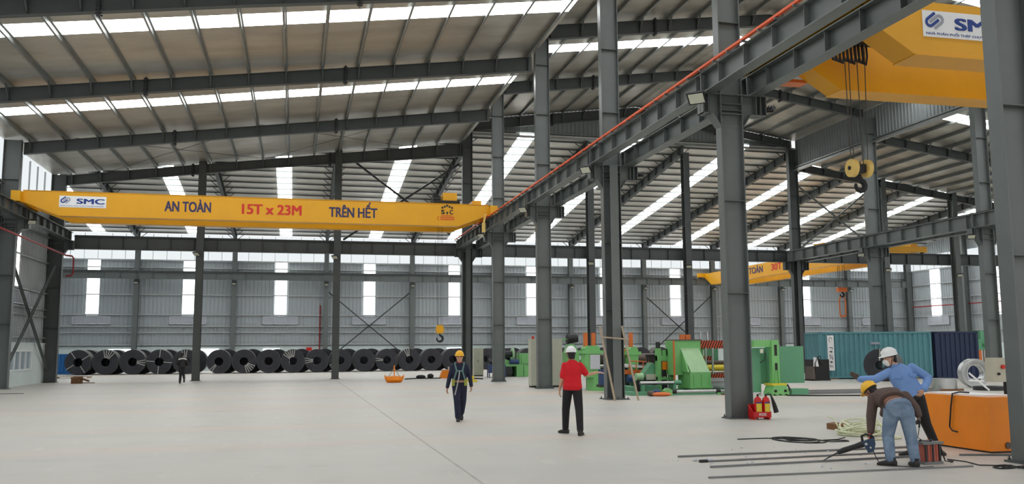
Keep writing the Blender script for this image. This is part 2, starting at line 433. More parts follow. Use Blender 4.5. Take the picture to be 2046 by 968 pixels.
struct('trim_1', tr, M['zinc'])
tr = MB().box(XN - 0.05, XN + 0.2, 3, YJ, 14.3, 14.45).box(XN + 0.0, XN + 0.2, 3, YJ, 14.55, 14.62)
struct('trim_2', tr, M['zinc'])

# roofs: foil lined sheets with skylight bands left open for the translucent panels
def roof(name, bands, mk, axis, m='foil'):
    mb = MB()
    for (a0, a1) in bands: mk(mb, a0, a1)
    return struct(name, mb, M[m])
def gaps(a0, a1, lights):
    out = []; p = a0
    for c, wd in lights: out.append((p, c - wd / 2)); p = c + wd / 2
    out.append((p, a1)); return out
YS = [(15.2, 1.25), (24.2, 1.25), (33.15, 1.25), (43.25, 1.25)]
sk = [0]
def skylight(mb, label):
    sk[0] += 1
    return tag(mb.build('skylight', M['skylight']), label, None, 'skylights of the workshop roofs', 'structure')
def slab(x0, x1, zf, off=PT):
    def mk(mb, a0, a1):
        n = 1
        mb.add([(x0, a0, zf(x0) + off), (x1, a0, zf(x1) + off), (x1, a1, zf(x1) + off), (x0, a1, zf(x0) + off),
                (x0, a0, zf(x0) + off + 0.05), (x1, a0, zf(x1) + off + 0.05), (x1, a1, zf(x1) + off + 0.05), (x0, a1, zf(x0) + off + 0.05)],
               [(0, 3, 2, 1), (4, 5, 6, 7), (0, 1, 5, 4), (1, 2, 6, 5), (2, 3, 7, 6), (3, 0, 4, 7)])
    return mk
for nm, x0, x1, zf in (('ceiling_left', -14.2, XM - 0.22, z_left), ('ceiling_high_rising', XM - 0.3, 22.6, z_high), ('ceiling_high_falling', 22.6, XN + 0.3, z_high), ('ceiling_right', XN + 0.3, XR, z_bay3)):
    mk = slab(x0, x1, zf); bands = gaps(3, YJ + 0.3, YS)
    roof(nm, bands, mk, 'x')
    for c, wd in YS:
        mb = MB(); mk(mb, c - wd / 2, c + wd / 2)
        skylight(mb, 'long white skylight band crossing the %s roof' % {'ceiling_left': 'left bay', 'ceiling_high_rising': 'tall middle bay rising', 'ceiling_high_falling': 'tall middle bay falling', 'ceiling_right': 'right bay'}[nm])
XS = [(-17.4, 1.1), (-9.26, 1.1), (-1.07, 1.1), (7.23, 1.15), (14.85, 1.15), (22.8, 1.15), (30.5, 1.15), (38.8, 1.15), (46.8, 1.15), (53.8, 1.15), (61.5, 1.15)]
def bslab(mb, a0, a1):
    y0, y1 = YJ + 0.1, YB + 0.1; zf = lambda y: z_back(y) + 0.125
    mb.add([(a0, y0, zf(y0)), (a1, y0, zf(y0)), (a1, y1, zf(y1)), (a0, y1, zf(y1)), (a0, y0, zf(y0) + 0.05), (a1, y0, zf(y0) + 0.05), (a1, y1, zf(y1) + 0.05), (a0, y1, zf(y1) + 0.05)],
           [(0, 3, 2, 1), (4, 5, 6, 7), (0, 1, 5, 4), (1, 2, 6, 5), (2, 3, 7, 6), (3, 0, 4, 7)])
roof('ceiling_cross_hall', gaps(-22, XR, XS), bslab, 'y', 'foil_lit')
for c, wd in XS:
    mb = MB(); bslab(mb, c - wd / 2, c + wd / 2); skylight(mb, 'narrow white skylight strip running down the far hall roof')
# ============================================================ STEEL FRAME
def column(label, x, y, ztop, depth=0.62, width=0.30, axis='x', cross=False, bolts=0, m='steel', stiff=True, bracket=None, group=None, kind=None, z0=0.0, lean=None):
    t = thing('steel_column', label, 'column', (x, y, z0), 0, group)
    s = MB(); h = ztop - z0; tf = 0.025; tw = 0.016
    def sec(mb, ax, d, wd, a, b, off=(0, 0)):
        ox, oy = off
        if ax == 'x':
            mb.box(ox - d / 2, ox - d / 2 + tf, oy - wd / 2, oy + wd / 2, a, b).box(ox + d / 2 - tf, ox + d / 2, oy - wd / 2, oy + wd / 2, a, b).box(ox - d / 2 + tf, ox + d / 2 - tf, oy - tw / 2, oy + tw / 2, a, b)
        else:
            mb.box(ox - wd / 2, ox + wd / 2, oy - d / 2, oy - d / 2 + tf, a, b).box(ox - wd / 2, ox + wd / 2, oy + d / 2 - tf, oy + d / 2, a, b).box(ox - tw / 2, ox + tw / 2, oy - d / 2 + tf, oy + d / 2 - tf, a, b)
    sec(s, axis, depth, width, 0.025, h)
    if stiff:
        z = 3.1
        while z < h - 0.4:
            if axis == 'x': s.box(-depth / 2 + tf, depth / 2 - tf, -width / 2 + 0.01, width / 2 - 0.01, z, z + 0.014)
            else: s.box(-width / 2 + 0.01, width / 2 - 0.01, -depth / 2 + tf, depth / 2 - tf, z, z + 0.014)
            z += 2.35
    if cross:
        hc = 8.2 if bracket else h
        s.box(-0.15, 0.15, -0.36, -0.335, 0.025, hc).box(-tw / 2, tw / 2, -0.335, -tw / 2, 0.025, hc)
        s.box(-0.15, 0.15, 0.335, 0.36, 0.025, hc).box(-tw / 2, tw / 2, tw / 2, 0.335, 0.025, hc)
    s.build('shaft', M[m], t)
    bw = (depth + 0.14, width + 0.16) if axis == 'x' else (width + 0.16, depth + 0.14)
    if cross: bw = (bw[0], 0.9)
    MB().box(-bw[0] / 2, bw[0] / 2, -bw[1] / 2, bw[1] / 2, 0, 0.03).build('base_plate', M['steel_dark'], t)
    if bolts:
        for i in range(bolts):
            for sy in (-1, 1):
                px = -bw[0] / 2 + 0.06 + (bw[0] - 0.12) * i / (bolts - 1); py = sy * (bw[1] / 2 - 0.045)
                b = MB().cyl((px, py, 0.03), (px, py, 0.10), 0.013, 8); b.cyl((px, py, 0.03), (px, py, 0.062), 0.026, 6)
                b.build('anchor_bolt', M['steel_dark'], t)
    if bracket:
        x0, x1, zb, zt = bracket
        k = MB(); hw = 0.17
        k.prism([(x0, zt), (x1, zt), (x1, zb), (depth / 2 + 0.22, zb), (depth / 2, zb - 0.32), (-depth / 2, zb - 0.32), (-depth / 2 - 0.22, zb), (x0, zb)], 'y', -0.012, 0.012)
        k.box(x0, x1, -hw, hw, zt - 0.022, zt).box(x0, -depth / 2 - 0.22, -hw, hw, zb, zb + 0.02).box(depth / 2 + 0.22, x1, -hw, hw, zb, zb + 0.02)
        for sx in (-1, 1):
            k.bar((sx * (depth / 2 + 0.22), 0, zb + 0.005), (sx * depth / 2, 0, zb - 0.32), 2 * hw, 0.02)
        for xx in (x0 + 0.01, x1 - 0.01, (x0 - depth / 2) / 2 - 0.05, (x1 + depth / 2) / 2 + 0.05, x0 + 0.16, x1 - 0.16): k.box(xx - 0.01, xx + 0.01, -hw, hw, zb, zt)
        k.box(-depth / 2, depth / 2, -hw, hw, zb, zb + 0.018).box(-depth / 2, depth / 2, -hw, hw, (zb + zt) / 2, (zb + zt) / 2 + 0.012)
        k.build('crane_bracket', M['steel'] if m == 'steel' else M[m], t)
    return t

BR = (-0.80, 0.98, 7.70, 8.235)
column('large grey steel column beside the big orange box, cut off by the photo edge', 10.83, 11.57, 16.6, 0.62, 0.30, bolts=4, bracket=BR)
column('grey steel column with the red fire extinguisher stand at its foot', 10.77, 20.79, 16.6, bolts=5, bracket=BR)
column('grey steel column with the wooden pole frame leaning in front of it', 10.80, 29.95, 16.6, 0.66, bolts=5, bracket=BR, cross=True)
column('grey steel column standing just behind the man in the red shirt', 10.85, 39.2, 16.6, 0.66, bolts=5, bracket=BR)
column('grey steel column between the walking man in navy and the man in red', 10.85, 48.6, 16.6, 0.66, bolts=5, bracket=BR)
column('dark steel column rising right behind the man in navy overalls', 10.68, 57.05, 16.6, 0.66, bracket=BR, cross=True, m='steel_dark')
# left row
LB = (-0.3, 0.95, 7.70, 8.235)
for y, lb in ((38.92, 'grey steel column of the left wall, mostly outside the frame'), (47.99, 'grey steel column at the left edge of the photo beside the plinth window'), (57.05, 'dark steel column at the left, beside the brown timber on the floor')):
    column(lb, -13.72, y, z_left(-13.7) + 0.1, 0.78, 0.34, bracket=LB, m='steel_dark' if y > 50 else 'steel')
# right row of the tall bay
column('grey steel column behind the cream control box, near the navy container', 34.3, 38.92, 15.9, 0.7, 0.36, bracket=(-0.95, 0.9, 7.2, 7.77))
column('grey steel column rising behind the teal container', 34.15, 47.9, 15.9, 0.8, 0.36, bracket=(-0.95, 0.9, 7.2, 7.77))
column('dark steel column rising behind the tall flat green cabinet doors', 34.33, 57.05, 15.9, 0.7, 0.36, bracket=(-0.95, 0.9, 7.2, 7.77), cross=True, m='steel_dark')
# columns along the cross hall front
JX = [(-5.74, 'slim dark steel column beside the far man in black'), (2.42, 'slim dark steel column left of the orange lifting tongs'),
      (19.1, 'slim dark steel column above the green machine stand, left of the pole frame'), (26.1, 'slim dark steel column above the big green machine housing'),
      (41.6, 'slim grey steel column just right of the column behind the teal container'), (47.6, 'grey steel column above the navy container, carrying a flood lamp')]
for x, lb in JX:
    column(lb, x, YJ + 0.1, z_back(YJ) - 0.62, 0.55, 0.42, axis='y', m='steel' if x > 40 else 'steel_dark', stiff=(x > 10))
ORD = ['first', 'second', 'third', 'fourth', 'fifth', 'sixth', 'seventh', 'eighth', 'ninth', 'tenth']
for i, x in enumerate(BX[1:-1]):
    column('grey column on the far wall, %s from the left end of the coil row' % ORD[i], x, YB - 0.55, z_back(YB) - 0.5, 0.5, 0.42, axis='y', m='steel', stiff=False, group='columns along the far wall')
column('grey corner column where the far wall meets the right wall', 65.6, YB - 0.6, 11.8, 0.5, 0.6, axis='y', m='steel', stiff=False)
for y in (77.5, 67.5): column('grey wall column on the right wall at %s' % ('the far tall window' if y > 70 else 'the nearer end of the hall'), XR - 0.5, y, z_back(y) - 0.1, 0.6, 0.4, m='steel', stiff=False)

# -------- rafters
def rafter(label, pts, m='steel_dark', width=0.26, px=(), plates=(), cat='rafter', brace_y=-0.55):
    """pts: (x, y, ztop, depth) along the rafter"""
    mb = MB()
    for (a, b) in zip(pts[:-1], pts[1:]):
        at, bt = V(a[:3]), V(b[:3]); ab, bb = at - V((0, 0, a[3])), bt - V((0, 0, b[3]))
        s = (bt - at).cross(V((0, 0, 1))).normalized()
        for c, q in ((width, (at, bt, at - V((0, 0, 0.02)), bt - V((0, 0, 0.02)))), (width, (ab + V((0, 0, 0.02)), bb + V((0, 0, 0.02)), ab, bb)), (0.016, (at, bt, ab, bb))):
            t0, t1, b0, b1 = q; h = s * c / 2
            mb.add([t0 - h, t0 + h, t1 + h, t1 - h, b0 - h, b0 + h, b1 + h, b1 - h], [(0, 1, 2, 3), (7, 6, 5, 4), (0, 4, 5, 1), (1, 5, 6, 2), (2, 6, 7, 3), (3, 7, 4, 0)])
    def at_d(d):   # interpolate by the running coordinate (x or y)
        k = 0 if abs(pts[0][0] - pts[-1][0]) > abs(pts[0][1] - pts[-1][1]) else 1
        for a, b in zip(pts[:-1], pts[1:]):
            lo, hi = sorted((a[k], b[k]))
            if lo - 1e-6 <= d <= hi + 1e-6:
                u = (d - a[k]) / (b[k] - a[k]); return [a[j] + (b[j] - a[j]) * u for j in range(4)], k
        return None, k
    for d in px:
        q, k = at_d(d)
        if not q: continue
        x, y, zt, dp = q
        if k == 0:
            mb.bar((x, y + brace_y, zt + 0.06), (x, y - 0.03, zt - dp + 0.06), 0.05, 0.05)
            mb.box(x - 0.007, x + 0.007, y - width / 2, y + width / 2, zt - dp, zt)
        else:
            for sx in (-1, 1): mb.bar((x + sx * 0.75, y, zt + 0.05), (x + sx * 0.04, y, zt - dp + 0.06), 0.05, 0.05)
            mb.box(x - width / 2, x + width / 2, y - 0.007, y + 0.007, zt - dp, zt)
    o = mb.build('roof_rafter', M[m])
    tag(o, label, cat, 'roof rafters')
    for d in plates:
        q, k = at_d(d)
        x, y, zt, dp = q
        p = MB().box(x - 0.03, x + 0.03, y - 0.15, y + 0.15, zt - dp - 0.12, zt + 0.1)
        for i in range(6):
            z = zt - dp - 0.06 + (dp + 0.1) * i / 5
            for sy in (-0.09, 0.09): p.cyl((x - 0.09, y + sy, z), (x + 0.09, y + sy, z), 0.028, 6)
        p.build('splice_plate', M['dark'], o)
    return o
LP = [-13.0 + 1.545 * k for k in range(16)]
FRL = ['at the top left corner of the photo', 'nearest complete, from the left edge to the third row column', 'second complete, meeting the column between the two walking men', 'farthest, above the yellow crane girder']
for i, y in enumerate(YR[2:]):
    y = y + (0, 0.2, 0.4, 0)[i]
    d1 = 0.66 if i < 3 else 0.85
    rafter('dark left bay roof rafter %s' % FRL[i], [(-13.35, y, z_left(-13.35), 0.58), (-2.0, y, z_left(-2.0), 0.55), (10.36, y, z_left(10.36), d1)], px=LP, plates=(-6.3, 1.88))
HP = [XM + 0.55 + 1.48 * k for k in range(16)]
for i, y in enumerate(YR[1:]):
    y = y + (0, 0, 0.2, 0.4, 0)[i]
    rafter('dark tall bay roof rafter, %s from the front' % ORD[i], [(XM + 0.2, y, z_high(XM + 0.2), 0.68), (22.6, y, z_high(22.6), 0.55), (XN - 0.2, y, z_high(XN - 0.2), 0.5)], px=HP, plates=(16.5, 28.5))
BP = [XN + 0.9 + 1.5 * k for k in range(21)]
for i, y in enumerate(YR[2:]):
    rafter('dark right bay roof rafter, %s from the front' % ORD[i], [(XN + 0.35, y, z_bay3(XN + 0.35), 0.55), (48, y, z_bay3(48), 0.5), (XR - 0.3, y, z_bay3(XR - 0.3), 0.6)], px=BP)
KY = [YJ + 0.9 + 1.5 * k for k in range(20)]
KX = [(-13.98, -13.98), (-5.74, -5.59), (2.42, 2.71), (10.8, 10.81), (19.1, 18.88), (26.1, 26.72), (34.4, 34.56), (41.7, 42.21), (49.0, 50.04), (58.1, 58.17)]
for i, (xa, xb) in enumerate(KX):
    rafter('far hall roof rafter with spiky side braces, %s from the left' % ORD[i], [(xa, YJ + 0.25, z_back(YJ + 0.25), 0.6), (xb, YB - 0.2, z_back(YB - 0.2), 0.6)], m='steel_dark', px=KY)

# -------- purlins
def purlin_run(axis, items, label, group, name='roof_purlin', m='zinc'):
    base = None
    for (c, z, a0, a1, tilt) in items:
        if base is None:
            L = a1 - a0; mb = MB()
            if axis == 'y': mb.box(-0.01, 0.01, 0, L, 0, PT - 0.005).box(-0.075, 0.01, 0, L, 0, 0.012).box(-0.01, 0.075, 0, L, PT - 0.017, PT - 0.005)
            else: mb.box(0, L, -0.01, 0.01, 0, 0.105).box(0, L, -0.05, 0.01, 0, 0.01).box(0, L, -0.01, 0.05, 0.095, 0.105)
            o = base = mb.build(name, M[m])
        else:
            o = base.copy(); COL.objects.link(o)
        o.location = (c, a0, z) if axis == 'y' else (a0, c, z)
        tag(o, label, 'purlin', group)
purlin_run('y', [(x, z_left(x), 3, YJ + 0.25, 0) for x in LP], 'thin galvanised purlin running into the distance under the left bay roof', 'left bay roof purlins')
purlin_run('y', [(x, z_high(x), 3, YJ + 0.25, 0) for x in HP], 'thin galvanised purlin running into the distance under the tall middle bay roof', 'middle bay roof purlins')
purlin_run('y', [(x, z_bay3(x), 3, YJ + 0.25, 0) for x in BP[:16]], 'thin galvanised purlin running into the distance under the right bay roof', 'right bay roof purlins')
purlin_run('x', [(y, z_back(y), -22, XR, 0) for y in KY], 'thin purlin crossing under the roof of the far hall', 'far hall roof purlins', m='steel')

# -------- girts (wall rails)
GL = ['lowest', 'second lowest', 'third lowest', 'fourth lowest', 'fifth lowest', 'second highest', 'highest']
for z, n in zip((2.32, 3.42, 3.98, 5.02, 6.83, 9.30, 9.98), GL):
    mb = MB().box(-22, XR, YB - 0.16, YB - 0.02, z, z + 0.10)
    tag(mb.build('wall_rail', M['girt']), '%s galvanised rail running along the far wall' % n, 'wall rail', 'rails of the far wall')
for z, n in zip((2.5, 3.7, 4.1, 5.05, 6.8, 8.3, 9.98), GL):
    tag(MB().box(-14.15, -14.0, 3, 57.2, z, z + 0.09).build('wall_rail', M['zinc']), '%s galvanised rail running along the left wall' % n, 'wall rail', 'rails of the left wall')
for z, n in zip((3.42, 5.02, 6.83, 8.4, 9.98), ('lowest', 'second lowest', 'middle', 'second highest', 'highest')):
    tag(MB().box(XR - 0.12, XR + 0.02, 57, 86.8, z, z + 0.10).build('wall_rail', M['girt']), '%s galvanised rail running along the right wall' % n, 'wall rail', 'rails of the right wall')

# -------- louvres in the far, left and right walls
def louver(label, loc, wd, ht, axis='x', group='wall louvres'):
    t = thing('wall_louver', label, 'louver', loc, 0 if axis == 'x' else PI / 2, group)
    f = MB().box(-wd / 2, wd / 2, -0.1, 0, 0, 0.05).box(-wd / 2, wd / 2, -0.1, 0, ht - 0.05, ht)
    for k in range(4): f.box(-wd / 2 + (wd - 0.06) * k / 3, -wd / 2 + (wd - 0.06) * k / 3 + 0.06, -0.1, 0, 0, ht)
    f.build('frame', M['louver'], t)
    s = MB(); n = 8
    for k in range(n):
        z = 0.05 + (ht - 0.1) * k / n; s.add([(-wd / 2, -0.09, z), (wd / 2, -0.09, z), (wd / 2, -0.02, z + (ht - 0.1) / n + 0.01), (-wd / 2, -0.02, z + (ht - 0.1) / n + 0.01)], [(0, 1, 2, 3)])
    s.build('slats', M['louver'], t)
    return t
for i, x in enumerate(WX):
    if -18 < x < 63: louver('pale louvre panel under the %s tall window strip of the far wall from the left' % (ORD + ['eleventh'])[i], (x, YB - 0.03, 4.2), 3.2, 0.74)
louver('pale louvre panel high on the left wall beside the X brace', (-14.12, 51.8, 4.25), 3.2, 0.74, 'y')
louver('pale louvre panel on the right wall under its tall window strip', (XR, 82.3, 4.1), 3.2, 0.9, 'y').rotation_euler = (0, 0, -PI / 2)

# -------- runway girders
def runway(name, label, a, b, depth, width, m, stiff_step, rail=True, bus=None, splice=()):
    o = MB(); a = V(a); b = V(b); L = (b - a).length
    ibeam(o, a - V((0, 0, depth / 2)), b - V((0, 0, depth / 2)), depth, width, 0.016, 0.028, stiff=[stiff_step * k for k in range(1, int(L / stiff_step) + 1)])
    g = tag(o.build(name, M[m]), label, 'girder', 'crane runway girders')
    if rail: MB().bar(a + V((0, 0, 0.04)), b + V((0, 0, 0.04)), 0.07, 0.08).build('rail', M['dark'], g)
    if splice:
        t = (b - a).normalized()
        for d in splice:
            p = a + t * d; s = MB(); s.bar(p - V((0, 0, depth - 0.02)), p - V((0, 0, 0.02)), width + 0.02, 0.04, tuple(t))
            for k in range(6):
                for sx in (-1, 1):
                    c = p + V((sx * width * 0.32, 0, -depth + 0.1 + (depth - 0.2) * k / 5)); s.cyl(c - t * 0.07, c + t * 0.07, 0.025, 6)
            s.build('splice_plate', M[m], g)
    if bus:
        for k in range(4):
            zz = a.z + 0.045 + 0.03 * (k % 2); xx = bus + 0.045 * (k // 2)
            MB().box(xx - 0.016, xx + 0.016, a.y, b.y, zz, zz + 0.027).build('bus_bar', M['orange'], g)
        hb = MB(); y = a.y + 0.4
        while y < b.y: hb.box(min(bus, a.x) - 0.03, a.x, y - 0.02, y + 0.02, a.z - 0.005, a.z + 0.04); y += 0.75
        hb.build('bus_bar_holders', M['steel'], g)['kind'] = 'stuff'
    return g
SPL = [y - 3 for y in YR]
runway('runway_girder', 'grey crane runway girder with orange bus bars along its top', (10.18, 3, 8.79), (10.18, 57.4, 8.79), 0.55, 0.34, 'steel', 1.295, bus=9.93, splice=SPL)
runway('runway_girder', 'grey crane runway girder under the big yellow crane, right side of the middle columns', (11.48, 3, 8.79), (11.48, 57.4, 8.79), 0.55, 0.34, 'steel', 1.295, splice=SPL)
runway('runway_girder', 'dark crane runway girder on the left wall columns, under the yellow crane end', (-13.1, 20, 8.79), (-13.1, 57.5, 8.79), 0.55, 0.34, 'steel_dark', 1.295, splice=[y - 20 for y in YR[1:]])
runway('runway_girder', 'grey crane runway girder crossing in front of the column behind the teal container', (33.75, 20, 8.5), (33.75, 57.2, 8.5), 0.72, 0.34, 'steel', 1.295, splice=[18.95, 28])
runway('runway_girder', 'grey crane runway girder on the far side of the column behind the teal container', (34.95, 20, 8.5), (34.95, 57.2, 8.5), 0.72, 0.34, 'steel', 1.295)
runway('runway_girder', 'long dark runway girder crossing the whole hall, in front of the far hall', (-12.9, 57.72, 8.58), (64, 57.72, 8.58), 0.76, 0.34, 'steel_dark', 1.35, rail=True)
runway('runway_girder', 'long grey runway girder carried on the far wall columns', (-22, YB - 1.1, 8.9), (65, YB - 1.1, 8.9), 0.68, 0.34, 'steel', 1.35)
# -------- bracing
def brace(label, bars, m='steel', r=None, wd=0.12):
    mb = MB()
    for a, b in bars:
        if r: mb.cyl(a, b, r, 8)
        else: mb.bar(a, b, wd, 0.02, (0, 1, 0)); mb.bar(a, b, 0.02, wd, (0, 1, 0))
    return tag(mb.build('cross_brace', M[m]), label, 'brace', 'cross braces')
xw = -13.72
brace('large steel X brace on the left wall beside the plinth window', [((xw - 0.1, 48.6, 6.75), (xw - 0.1, 56.9, 0.75)), ((xw + 0.1, 56.7, 6.75), (xw + 0.1, 48.6, 1.0))], 'steel', None, 0.17)
yb = YB - 0.62
brace('thin steel X brace on the far wall above the coils', [((2.95, yb, 7.2), (10.5, yb, 0.95)), ((10.55, yb + 0.07, 7.2), (3.0, yb + 0.07, 0.95))], 'dark', 0.05)
brace('thin steel X brace on the far wall above the green machines', [((34.8, yb, 7.0), (42.0, yb, 0.8)), ((42.0, yb + 0.07, 7.2), (34.8, yb + 0.07, 0.95))], 'dark', 0.06)
brace('steel X brace high between columns above the yellow crane girder', [((2.8, YJ + 0.28, 14.2), (9.6, YJ + 0.28, 9.2)), ((10.2, YJ + 0.36, 13.9), (2.8, YJ + 0.36, 8.7))], 'dark', 0.07)
brace('steel X brace high between columns at the right, near the big hook', [((34.8, YJ + 0.28, 13.4), (41.2, YJ + 0.28, 8.7)), ((41.2, YJ + 0.36, 13.6), (34.8, YJ + 0.36, 8.7))], 'steel', 0.07)
rods = MB()
for xa, xb in ((-11, -2), (-2, 7)):
    for q0, q1 in ((48.2, 56.9), (56.9, 48.2)):
        rods.cyl((xa, q0, z_left(xa) + 0.02), (xb, q1, z_left(xb) + 0.02), 0.012, 6)
tag(rods.build('roof_bracing_rods', M['dark']), 'crossed thin rods under the left bay roof, just above the yellow crane', 'bracing rods')

# -------- flood lamps
def flood(label, loc, rz, tilt=0.9, lit=True, s=1.0):
    t = thing('flood_lamp', label, 'lamp', loc, rz, 'flood lamps on the columns')
    c, sn = math.cos(tilt), math.sin(tilt)
    mtx = Matrix.Translation((0, -0.32 * s, -0.02)) @ Matrix.Rotation(-tilt, 4, 'X') @ Matrix.Scale(s, 4)
    b = MB().box(-0.2, 0.2, -0.15, 0.15, 0, 0.05)
    for k in range(7): b.box(-0.17 + k * 0.053, -0.155 + k * 0.053, -0.13, 0.13, 0.05, 0.1)
    b.xf(mtx).build('housing', M['black'], t)
    MB().box(-0.165, 0.165, -0.12, 0.12, -0.008, 0.001).xf(mtx).build('glass', M['lamp_glass'], t)
    MB().bar((0, -0.005, 0.0), (0, -0.3 * s, 0.03), 0.05, 0.05).build('arm', M['black'], t)
    return t
flood('pale-faced flood lamp on the left of the bracket above the fire extinguisher column', (9.96, 20.72, 8.02), -0.75, 0.75, s=1.15)
flood('pale-faced flood lamp on the bracket of the column with the pole frame', (9.99, 29.88, 8.0), -0.75, 0.75)
flood('pale-faced flood lamp on the bracket of the column behind the man in red', (10.04, 39.12, 8.0), -0.75, 0.75)
flood('pale-faced flood lamp on the bracket of the column between the two walking men', (10.04, 48.52, 8.0), -0.75, 0.75)
flood('black flood lamp seen from behind at the bracket right of the extinguisher column', (11.76, 20.85, 8.0), 2.4, 0.5, s=1.2)
flood('black flood lamp seen from behind at the bracket right of the pole frame column', (11.79, 30.0, 8.0), 2.4, 0.5)
for x, y, z, lb in ((-12.76, 47.97, 8.05, 'flood lamp under the left runway girder below the crane end'), (-5.74, 56.95, 7.55, 'small flood lamp on the slim column above the far man in black'), (2.42, 56.95, 7.5, 'small flood lamp on the slim column left of the lifting tongs'), (19.1, 56.95, 7.4, 'small flood lamp on the slim column above the green machine stand'), (26.1, 56.95, 7.3, 'small flood lamp on the slim column above the big green housing'), (33.34, 38.9, 7.3, 'flood lamp on the bracket of the column behind the control box'), (33.19, 47.9, 7.3, 'flood lamp on the bracket of the column behind the teal container'), (41.6, 56.9, 7.3, 'flood lamp on the slim column above the teal container'), (47.6, 56.9, 7.0, 'flood lamp on the column above the navy container')):
    flood(lb, (x, y if x < -10 or 33 < x < 34 else 56.872, z), -0.5 if x > -10 else 0.5, 0.6)
for i, x in enumerate(BX[1:-1]):
    flood('small flood lamp at the top of the far wall column %s from the left' % ORD[i], (x, YB - 0.802, 7.9), 0, 0.5)

# -------- pipework
tag(MB().tube([(-13.0, 20, 7.3), (-13.0, 56.4, 7.3), (-12.72, 56.5, 7.28), (-12.62, 56.5, 7.15), (-12.62, 56.5, 6.25), (-12.72, 56.5, 6.14), (-13.0, 56.5, 6.12)], 0.05, 8).build('red_fire_pipe', M['red_pipe'], smooth=True), 'dark red fire water pipe along the left wall ending in a hook shape', 'pipe')
tag(MB().tube([(2.2, YB - 0.14, 0.0), (2.2, YB - 0.14, 6.0)], 0.06, 8).build('red_riser_pipe', M['red_pipe'], smooth=True), 'thin dark red riser pipe on the far wall above the coils', 'pipe')
tag(MB().box(1.0, 1.5, YB - 0.4, YB - 0.08, 1.75, 2.05).box(1.05, 1.45, YB - 0.42, YB - 0.4, 1.8, 2.0).build('hose_cabinet', M['red']), 'small red hose box on the far wall peeking over the coils', 'box')
tag(MB().tube([(XR - 0.3, 60, 6.1), (XR - 0.3, 86, 6.1)], 0.06, 8).build('red_wall_pipe', M['red_pipe'], smooth=True), 'thin dark red pipe running along the right wall', 'pipe')
# ============================================================ CRANES
def lettering(name, body, cap, width, m, parent, x, z, y, axis='x', bold=0.018, label=None):
    """text whose caps are `cap` high, squeezed to `width`, standing on the face; axis 'x' reads along +X, 'y' reads towards the viewer"""
    rot = (PI / 2, 0, 0) if axis == 'x' else (PI / 2, 0, -PI / 2)
    o = text_mesh(name, body, cap / 0.727, m, parent, (x, y, z), rot, 0.0, stack=bold * cap)
    xs = [v.co.x for v in o.data.vertices]; wd = max(xs) - min(xs)
    o.scale = (width / wd, 1, 1)
    return o

def logo(parent, x, z, y, s, m1, m2):
    """two interlocked slanted loops; s is the height"""
    def strap(pts, wd, name, m):
        mb = MB(); mb.tube([(p[0], 0, p[1]) for p in pts], wd / 2, 8); 
        for v in mb.v: v.y *= 0.05
        o = mb.build(name, m, parent); o.location = (x, y - 0.006, z); o.scale = (s, 1, s); return o
    def arc(cx, cz, r, a0, a1, n=8): return [(cx + r * math.cos(math.radians(a0 + (a1 - a0) * i / n)), cz + r * math.sin(math.radians(a0 + (a1 - a0) * i / n))) for i in range(n + 1)]
    c, sn = math.cos(math.radians(38)), math.sin(math.radians(38))
    def rt(p): return [(0.6 + (a * c - b * sn), 0.5 + (a * sn + b * c)) for a, b in p]
    blue = rt([(0.30, 0.28)] + [(-0.28, 0.28)] + arc(-0.28, 0.06, 0.22, 90, 270) + [(0.26, -0.16)])
    grey = rt([(-0.30, -0.30 + 0.36)] + [(0.28, 0.06)] + arc(0.28, -0.16, 0.22, 90, -90) + [(-0.26, -0.38)])
    strap([(a, b + 0.05) for a, b in blue], 0.17, 'emblem_blue', m1); strap([(a, b + 0.05) for a, b in grey], 0.17, 'emblem_grey', m2)

def sign(parent, x, y, z, wd, ht, tagline):
    b = MB().box(0, wd, -0.012, 0, 0, ht).build('sign_board', M['white'], parent, loc=(x, y, z))
    logo(b, wd * 0.02, ht * 0.27, -0.012, ht * 0.68, M['sign_blue'], M['sign_grey'])
    lettering('lettering', 'SMC', ht * 0.46, wd * 0.60, M['sign_blue'], b, wd * 0.365, ht * 0.34, -0.014, bold=0.05)
    lettering('tagline', tagline, ht * 0.09, wd * 0.92, M['sign_blue'], b, wd * 0.03, ht * 0.09, -0.014, bold=0.0)
    return b

def box_girder(mb, x0, x1, y0, y1, zb, zt, taper, zend):
    mb.prism([(x0, zt), (x1, zt), (x1, zend), (x1 - taper, zb), (x0 + taper, zb), (x0, zend)], 'y', y0, y1)
    mb.prism([(x0 + taper, zb), (x1 - taper, zb), (x1 - taper, zb - 0.025), (x0 + taper, zb - 0.025)], 'y', y0 - 0.03, y1 + 0.03)
    mb.box(x0, x1, y0 - 0.03, y1 + 0.03, zt - 0.02, zt + 0.005)
    return mb

# ---- the 15 tonne crane over the left bay
c1 = thing('overhead_crane', 'yellow overhead crane girder lettered 15T x 23M spanning the left bay', 'crane', (0, 47.0, 0), 0, 'yellow overhead cranes')
ga = box_girder(MB(), -12.9, 9.98, 0, 0.5, 8.32, 9.5, 1.6, 8.93).build('girder', M['yellow'], c1)
box_girder(MB(), -12.9, 9.98, 2.3, 2.8, 8.32, 9.5, 1.6, 8.93).build('girder', M['yellow'], c1)
for x in (-13.1, 10.18):
    e = MB().box(x - 0.2, x + 0.2, -0.45, 3.25, 8.9, 9.4)
    e.build('end_carriage', M['yellow'], c1)
    for yy in (-0.2, 3.0):
        MB().cyl((x - 0.09, yy, 9.02), (x + 0.09, yy, 9.02), 0.135, 14).build('wheel', M['dark'], c1)
cb = MB(); cb.box(9.6, 9.78, -0.1, 0.0, 8.0, 8.5); cb.bar((9.7, 0, 8.5), (9.8, 0, 9.0), 0.1, 0.1); cb.build('collector_bracket', M['yellow_pale'], c1)
